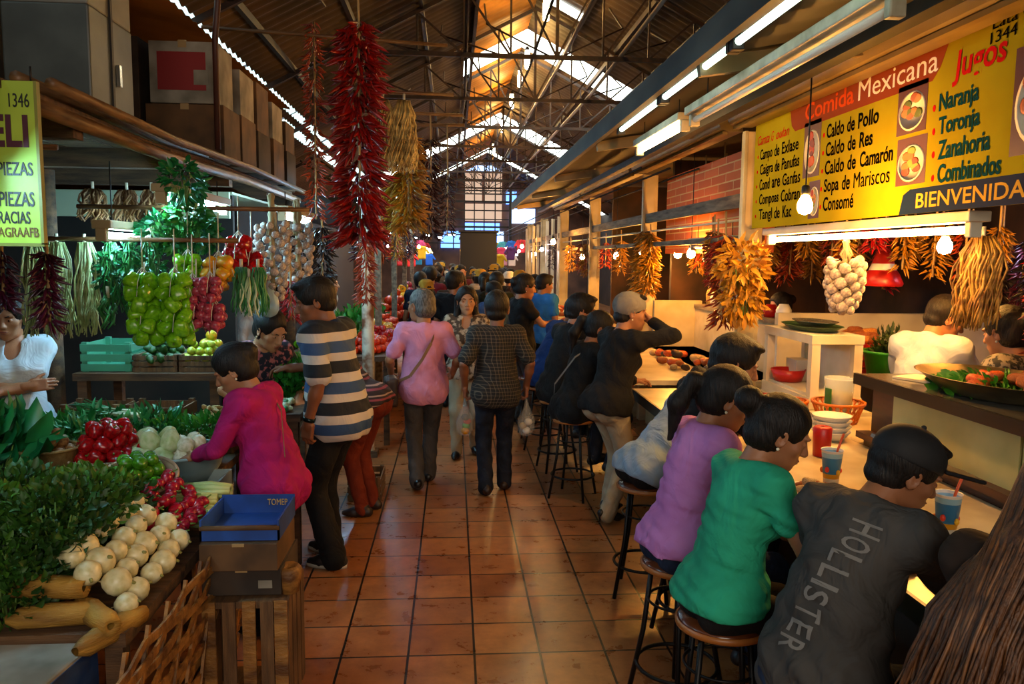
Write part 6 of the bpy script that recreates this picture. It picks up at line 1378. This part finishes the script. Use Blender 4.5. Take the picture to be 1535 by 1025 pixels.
plaid_nodes(plaid, '#14110e', '#6a5c4a', 34)
o, J = person('man in dark plaid shirt walking away with a plastic bag in each hand', (.36, 6.5, 0), math.radians(3), h=1.62, sk_=sk[1], fat=.006, head=(-10, 3, 0), R=dict(w=(.265, .02, .93), e=(.6, -1, 0), d=(0, .05, -1), b=(1, 0, 0), c=1.0), L=dict(w=(-.265, .04, .93), e=(-.6, -1, 0), d=(0, .05, -1), b=(-1, 0, 0), c=1.0), legR=dict(a=(.09, .10, .085), k=(.05, 1, 0), y=-8), legL=dict(a=(-.09, -.08, .09), k=(-.05, 1, 0), y=8, t=10),
    top=dict(m=plaid, sleeve=.8, fit=.022, hem=.13, loose=.002, collar=1, slr=.06), bottom=dict(m=jean, fit=.016, hem=.066), shoe=dict(m=mat('brown_boot', '#2a1a12', .5)), hair=dict(s='short', v=.01), hs=1.24, sw=.98)
pb = mat('clear_bag', '#d0cdc4', .2, alpha=.24)
def sack(loc, label, fill):
    t = empty('carrier_bag', loc, label, 'bag'); S = Solid(); S.ell((0, 0, -.22), (.075, .06, .10), k=.05); S.cone((0, 0, -.16), (0, 0, -.04), .055, .018, .05); S.cone((0, .0, -.06), (0, .0, .02), .013, .009, .02); link('bag_film', S.mesh('bag_film', .008, .006, 45), pb, t)
    for k, m in enumerate(fill):
        o = MB().ball((rnd(-.03, .03), rnd(-.02, .02), -.27+.04*k), (.035, .03, .03), 12, 8).build('bagged_food', m, t)
    return t
s_ = J['s']
for sd, lab, fl_ in ((-1, 'clear plastic bag of vegetables hanging from the hand nearer the pink polo', [G('#d8801a', 'orange_pepper_skin'), greenleaf, redp, mat('dark_food')]), (1, 'clear plastic bag of pale food in the hand nearer the stools', [plas, mat('pale_food'), plas])):
    W = J['arms'][sd][2]; sack((.36+W[0]*s_, 6.5+W[1]*s_, W[2]*s_-.11), lab, fl_)
patt = mat('patterned_blouse', '#4a3c30', .85, '#b8a890', 22, (.45, .55))
person('woman with dark hair facing the camera between two men walking away', (.13, 7.8, 0), math.radians(178), h=1.62, sk_=sk[2], fem=True, fat=.012, head=(6, 2, 0), R=dict(w=(.28, .12, 1.0), e=(.6, -1, 0)), L=dict(w=(-.28, .06, .95), e=(-.6, -1, 0)), legR=dict(a=(.09, .1, .08)), legL=dict(a=(-.09, -.1, .09)), top=dict(m=patt, sleeve=.9, fit=.016, vneck=1), bottom=dict(m=beige), shoe=dict(m=shoeb), hair=dict(s='down', v=.014), hs=1.16)
# ---- at the vegetable stall
stripe = bands('striped_polo', [(0, '#0d1420'), (.3, '#c4bab0'), (.5, '#2c4a74'), (.78, '#c4bab0')], 'Z', 4.3, .8, bump=.25)
nt_ = stripe.node_tree
o, J = person('tall man in striped navy and white polo choosing vegetables', (-.74, 5.05, 0), math.radians(68), h=1.80, sk_=sk[1], fat=.014, lean=3, curl=6, head=(34, 18, 0), R=dict(w=(.16, .42, 1.13), e=(.7, -.4, -.7), d=(-.1, 1, -.1), b=(.3, 0, 1), c=.5), L=dict(w=(-.27, .03, .90), e=(-.6, -1, 0), d=(0, .15, -1), b=(-1, .1, 0), c=.6), legR=dict(a=(.10, .12, .075), k=(.1, 1, 0)), legL=dict(a=(-.10, -.02, .075), k=(-.1, 1, 0)),
    top=dict(m=stripe, sleeve=.85, fit=.02, hem=.14, loose=.004, collar=1, cm=cloth('navy_collar', '#1c2c48'), slr=.066), bottom=dict(m=blackc, fit=.018, hem=.075), shoe=dict(m=mat('black_trainer', '#141416', .55), sole=solew), hair=dict(s='short', v=.014), hs=1.08, sw=.97)
W, E_ = J['arms'][-1][2], J['arms'][-1][1]; u = Vector(W-E_).normalized(); MB().lathe([(.031, -.012), (.036, -.01), (.036, .01), (.031, .012)], Vector(W)-u*.02, 16, R=u.to_track_quat('Z', 'Y').to_matrix()).build('wrist_watch', mat('watch', '#1a2a2c', .2, metal=.6), o)
mag = cloth('magenta_jacket', '#ac1462', '#921252', bump=.35)
o, J = person('woman in magenta jacket with clipped black hair picking from the chayote bowl', (-.95, 4.12, 0), math.radians(72), h=1.50, sk_=sk[0], fem=True, fat=.01, lean=3, curl=14, head=(22, 30, 0), R=dict(w=(.10, .46, 1.04), e=(.6, -.3, -.8), d=(-.3, 1, -.3), b=(.2, .3, 1), c=.7), L=dict(w=(-.13, .42, 1.04), e=(-.7, -.4, -.7), d=(.3, 1, -.3), b=(-.2, .3, 1), c=.7),
    top=dict(m=mag, sleeve=1.8, fit=.018, hem=.2, loose=.006, n='jacket', collar=1, wr=.009), bottom=dict(m=blackc), shoe=dict(m=shoeb), hair=dict(s='bun', by=-.105, bz=.045, tie=1, v=.016), hs=1.12)
strap(o, J, [J['neck']+J['R2']@A((.07, -.05, -.02)), J['chest']+J['R2']@A((.0, -.15, .05)), J['waist']+J['R1']@A((-.1, -.15, .02))], tan, .01)
flor = mat('floral_blouse', '#14182a', .85, '#b0686a', 26, (.52, .6))
person('vendor in dark floral blouse and white apron leaning over her vegetables', (-1.44, 5.62, 0), math.radians(-142), h=1.64, sk_=sk[2], fem=True, fat=.02, lean=14, curl=14, head=(14, 30, 0), R=dict(w=(.16, .42, .98), e=(.9, -.2, -.3), d=(-.4, 1, -.4), b=(.2, .3, 1), c=.6), L=dict(w=(-.14, .46, 1.02), e=(-.8, -.3, -.6), d=(.4, 1, -.4), b=(-.2, .3, 1), c=.6), top=dict(m=flor, sleeve=.6, fit=.016), bottom=dict(m=cloth('white_apron', '#c8ccd0', '#a8b0b8'), n='apron'), shoe=dict(m=shoeb), hair=dict(s='bun', by=-.11), hs=1.12)
person('woman in white tee standing with folded arms behind the stall under the sign', (-2.8, 5.2, 0), math.radians(-158), h=1.66, sk_=sk[0], fem=True, fat=.015, head=(-14, 12, 0), R=dict(w=(-.10, .21, 1.16), e=(.9, .1, -.7), d=(-1, .1, .1), b=(0, 1, .2), c=.5), L=dict(w=(.11, .25, 1.13), e=(-.9, .1, -.7), d=(1, .1, .1), b=(0, 1, .2), c=.5), top=dict(m=cloth('white_tee', '#c0c8cc', '#a8b4ba'), sleeve=.65, fit=.016, vneck=1), bottom=dict(m=bjean), shoe=dict(m=shoeb), hair=dict(s='bun', by=-.11), hs=1.12)
knit = bands('striped_knit', [(0, '#2a1a1c'), (.3, '#8a3a44'), (.5, '#2a1a1c'), (.7, '#a88a7c'), (.85, '#2a1a1c')], 'Z', 14, .85)
person('woman in striped knit and rust trousers stooping behind the striped polo', (-.66, 6.02, 0), math.radians(72), h=1.6, sk_=sk[0], fem=True, fat=.02, lean=34, curl=14, head=(8, 30, 0), R=dict(w=(.12, .5, .98), e=(.7, -.4, -.7)), L=dict(w=(-.18, .36, 1.0), e=(-.6, -.8, -.4)), top=dict(m=knit, sleeve=.8, fit=.018, hem=.08), bottom=dict(m=cloth('rust_trouser', '#7a2c14', '#601f10')), shoe=dict(m=mat('brown_boot')), hair=dict(s='bun'), vox=.014)
slat_crate((-.72, 6.5, 0), (.26, .4, .2), 'small wooden crate on the floor behind the rust trousers', plankx)
# ---- behind the food counter
wpolo = cloth('white_polo', '#c4c8d4', '#acb0bc', bump=.3)
person('cook in white polo bent over his work behind the serving counter', (3.06, 4.9, 0), math.radians(-58), h=1.74, sk_=sk[0], fat=.02, lean=4, curl=14, head=(-45, 26, 0), R=dict(w=(.12, .5, 1.12), e=(.7, -.4, -.7), d=(-.2, 1, 0), b=(.3, 0, 1)), L=dict(w=(-.14, .46, 1.12), e=(-.7, -.4, -.7), d=(.2, 1, 0), b=(-.3, 0, 1)), top=dict(m=wpolo, sleeve=.85, fit=.018, hem=.14, collar=1, slr=.064), bottom=dict(m=jean), shoe=dict(m=shoeb), hair=dict(s='short', v=.012), hs=1.1)
leop = mat('leaf_print_blouse', '#8a7c68', .85, '#2c2820', 30, (.45, .52))
person('woman in black and beige patterned blouse behind the serving counter', (3.16, 4.0, 0), math.radians(20), h=1.7, sk_=sk[0], fem=True, fat=.035, lean=6, curl=8, head=(0, 15, 0), top=dict(m=leop, sleeve=.9, fit=.02), bottom=dict(m=blackc), shoe=dict(m=shoeb), hair=dict(s='bun'), hs=1.1, vox=.014)
person('person in pale top inside the second stall behind the lit bulbs', (3.3, 7.6, 0), math.radians(100), h=1.62, sk_=sk[0], fem=True, head=(0, 15, 0), top=dict(m=cloth('dim_top', '#5a4636', '#463428'), sleeve=.7), bottom=dict(m=blackc), hair=dict(s='bun'), vox=.018, face=False)
# ---- the crowd
cl = [cloth('crowd_%s' % n, c_) for n, c_ in (('black', '#121114'), ('navy', '#161c2c'), ('maroon', '#4a1420'), ('grey', '#3a3836'), ('white', '#a8a49c'), ('olive', '#2c3020'), ('brown', '#3a261a'), ('blue', '#3a5a8a'), ('wine', '#601828'))]
base = []
for k, (fem, st_) in enumerate([(False, 'short'), (True, 'pony'), (True, 'down'), (False, 'short'), (True, 'bun')]):
    o, J = person('person', (0, 0, 0), 0, h=1.66, sk_=sk[k % 3], fem=fem, fat=.01*(k % 3), head=((k-2)*12, 4, 0), top=dict(m=cl[0], sleeve=[.7, 1.9, .7, 1.9, .8][k], fit=.02), bottom=dict(m=[jean, blackc, bjean, greyp, blackc][k]), shoe=dict(m=shoeb), hair=dict(s=st_, v=.014), hs=1.18, vox=.02, face=False)
    base.append(o)
hatm = [cloth('hat_yellow', '#a87c20'), cloth('hat_white', '#c8c0b0')]
n = 0; used = []
for row in range(17):
    y = 10.2+row*1.25+rnd(-.2, .2)
    for i in range(4 if row < 12 else 5):
        x = -.5+i*(.52 if row < 12 else .52)+rnd(-.04, .04)+(.1 if row % 2 else 0)
        if row < 1 and (i == 3 or i == 0) or (abs(y-24) < .8 and -.1 < x < 1.6): continue
        b = base[(n*3+row) % 5]
        lab = 'person in the dense crowd filling the far end of the aisle'
        o = b if b not in used else clone(b, (0, 0, 0))
        used.append(b)
        o.location = (x, y, 0); o.rotation_euler = (0, 0, rnd(-.5, .5)+(PI if n % 4 == 3 else 0)); o.scale = (rnd(.94, 1.05),)*3; o['label'] = lab; o['group'] = 'crowd at the far end of the aisle'
        if n % 5 == 2 and row < 9: MB().lathe([(.13, 0), (.135, .01), (.115, .02), (.11, .1), (.06, .14), (.01, .145)], (0, .0, 1.60), 16).build('hat', hatm[n % 2], o)
        n += 1
bpy.context.view_layer.update()
k = 0
for o in list(COL.objects):
    if o.get('group') == 'crowd at the far end of the aisle':
        for c in o.children:
            if c.name.startswith('shirt'): recolor(c, cl[(k*5+k//3) % 9])
        k += 1
for b in base:
    if b not in used: bpy.data.objects.remove(b)
for k, (x, y, c_) in enumerate([(-2.2, 8.7, 4), (-2.1, 9.9, 6), (-1.8, 11.4, 4)]):
    o = clone(base[(k+1) % 5], (x, y, 0), (0, 0, -1.8), 1.0, ['vendor in white behind the tables past the pale column', 'vendor in brown behind the tables past the pale column', 'vendor in white farthest behind the plank tables'][k]); 
    if 'group' in o: del o['group']
    for c in o.children:
        if c.name.startswith('shirt'): recolor(c, cl[c_])
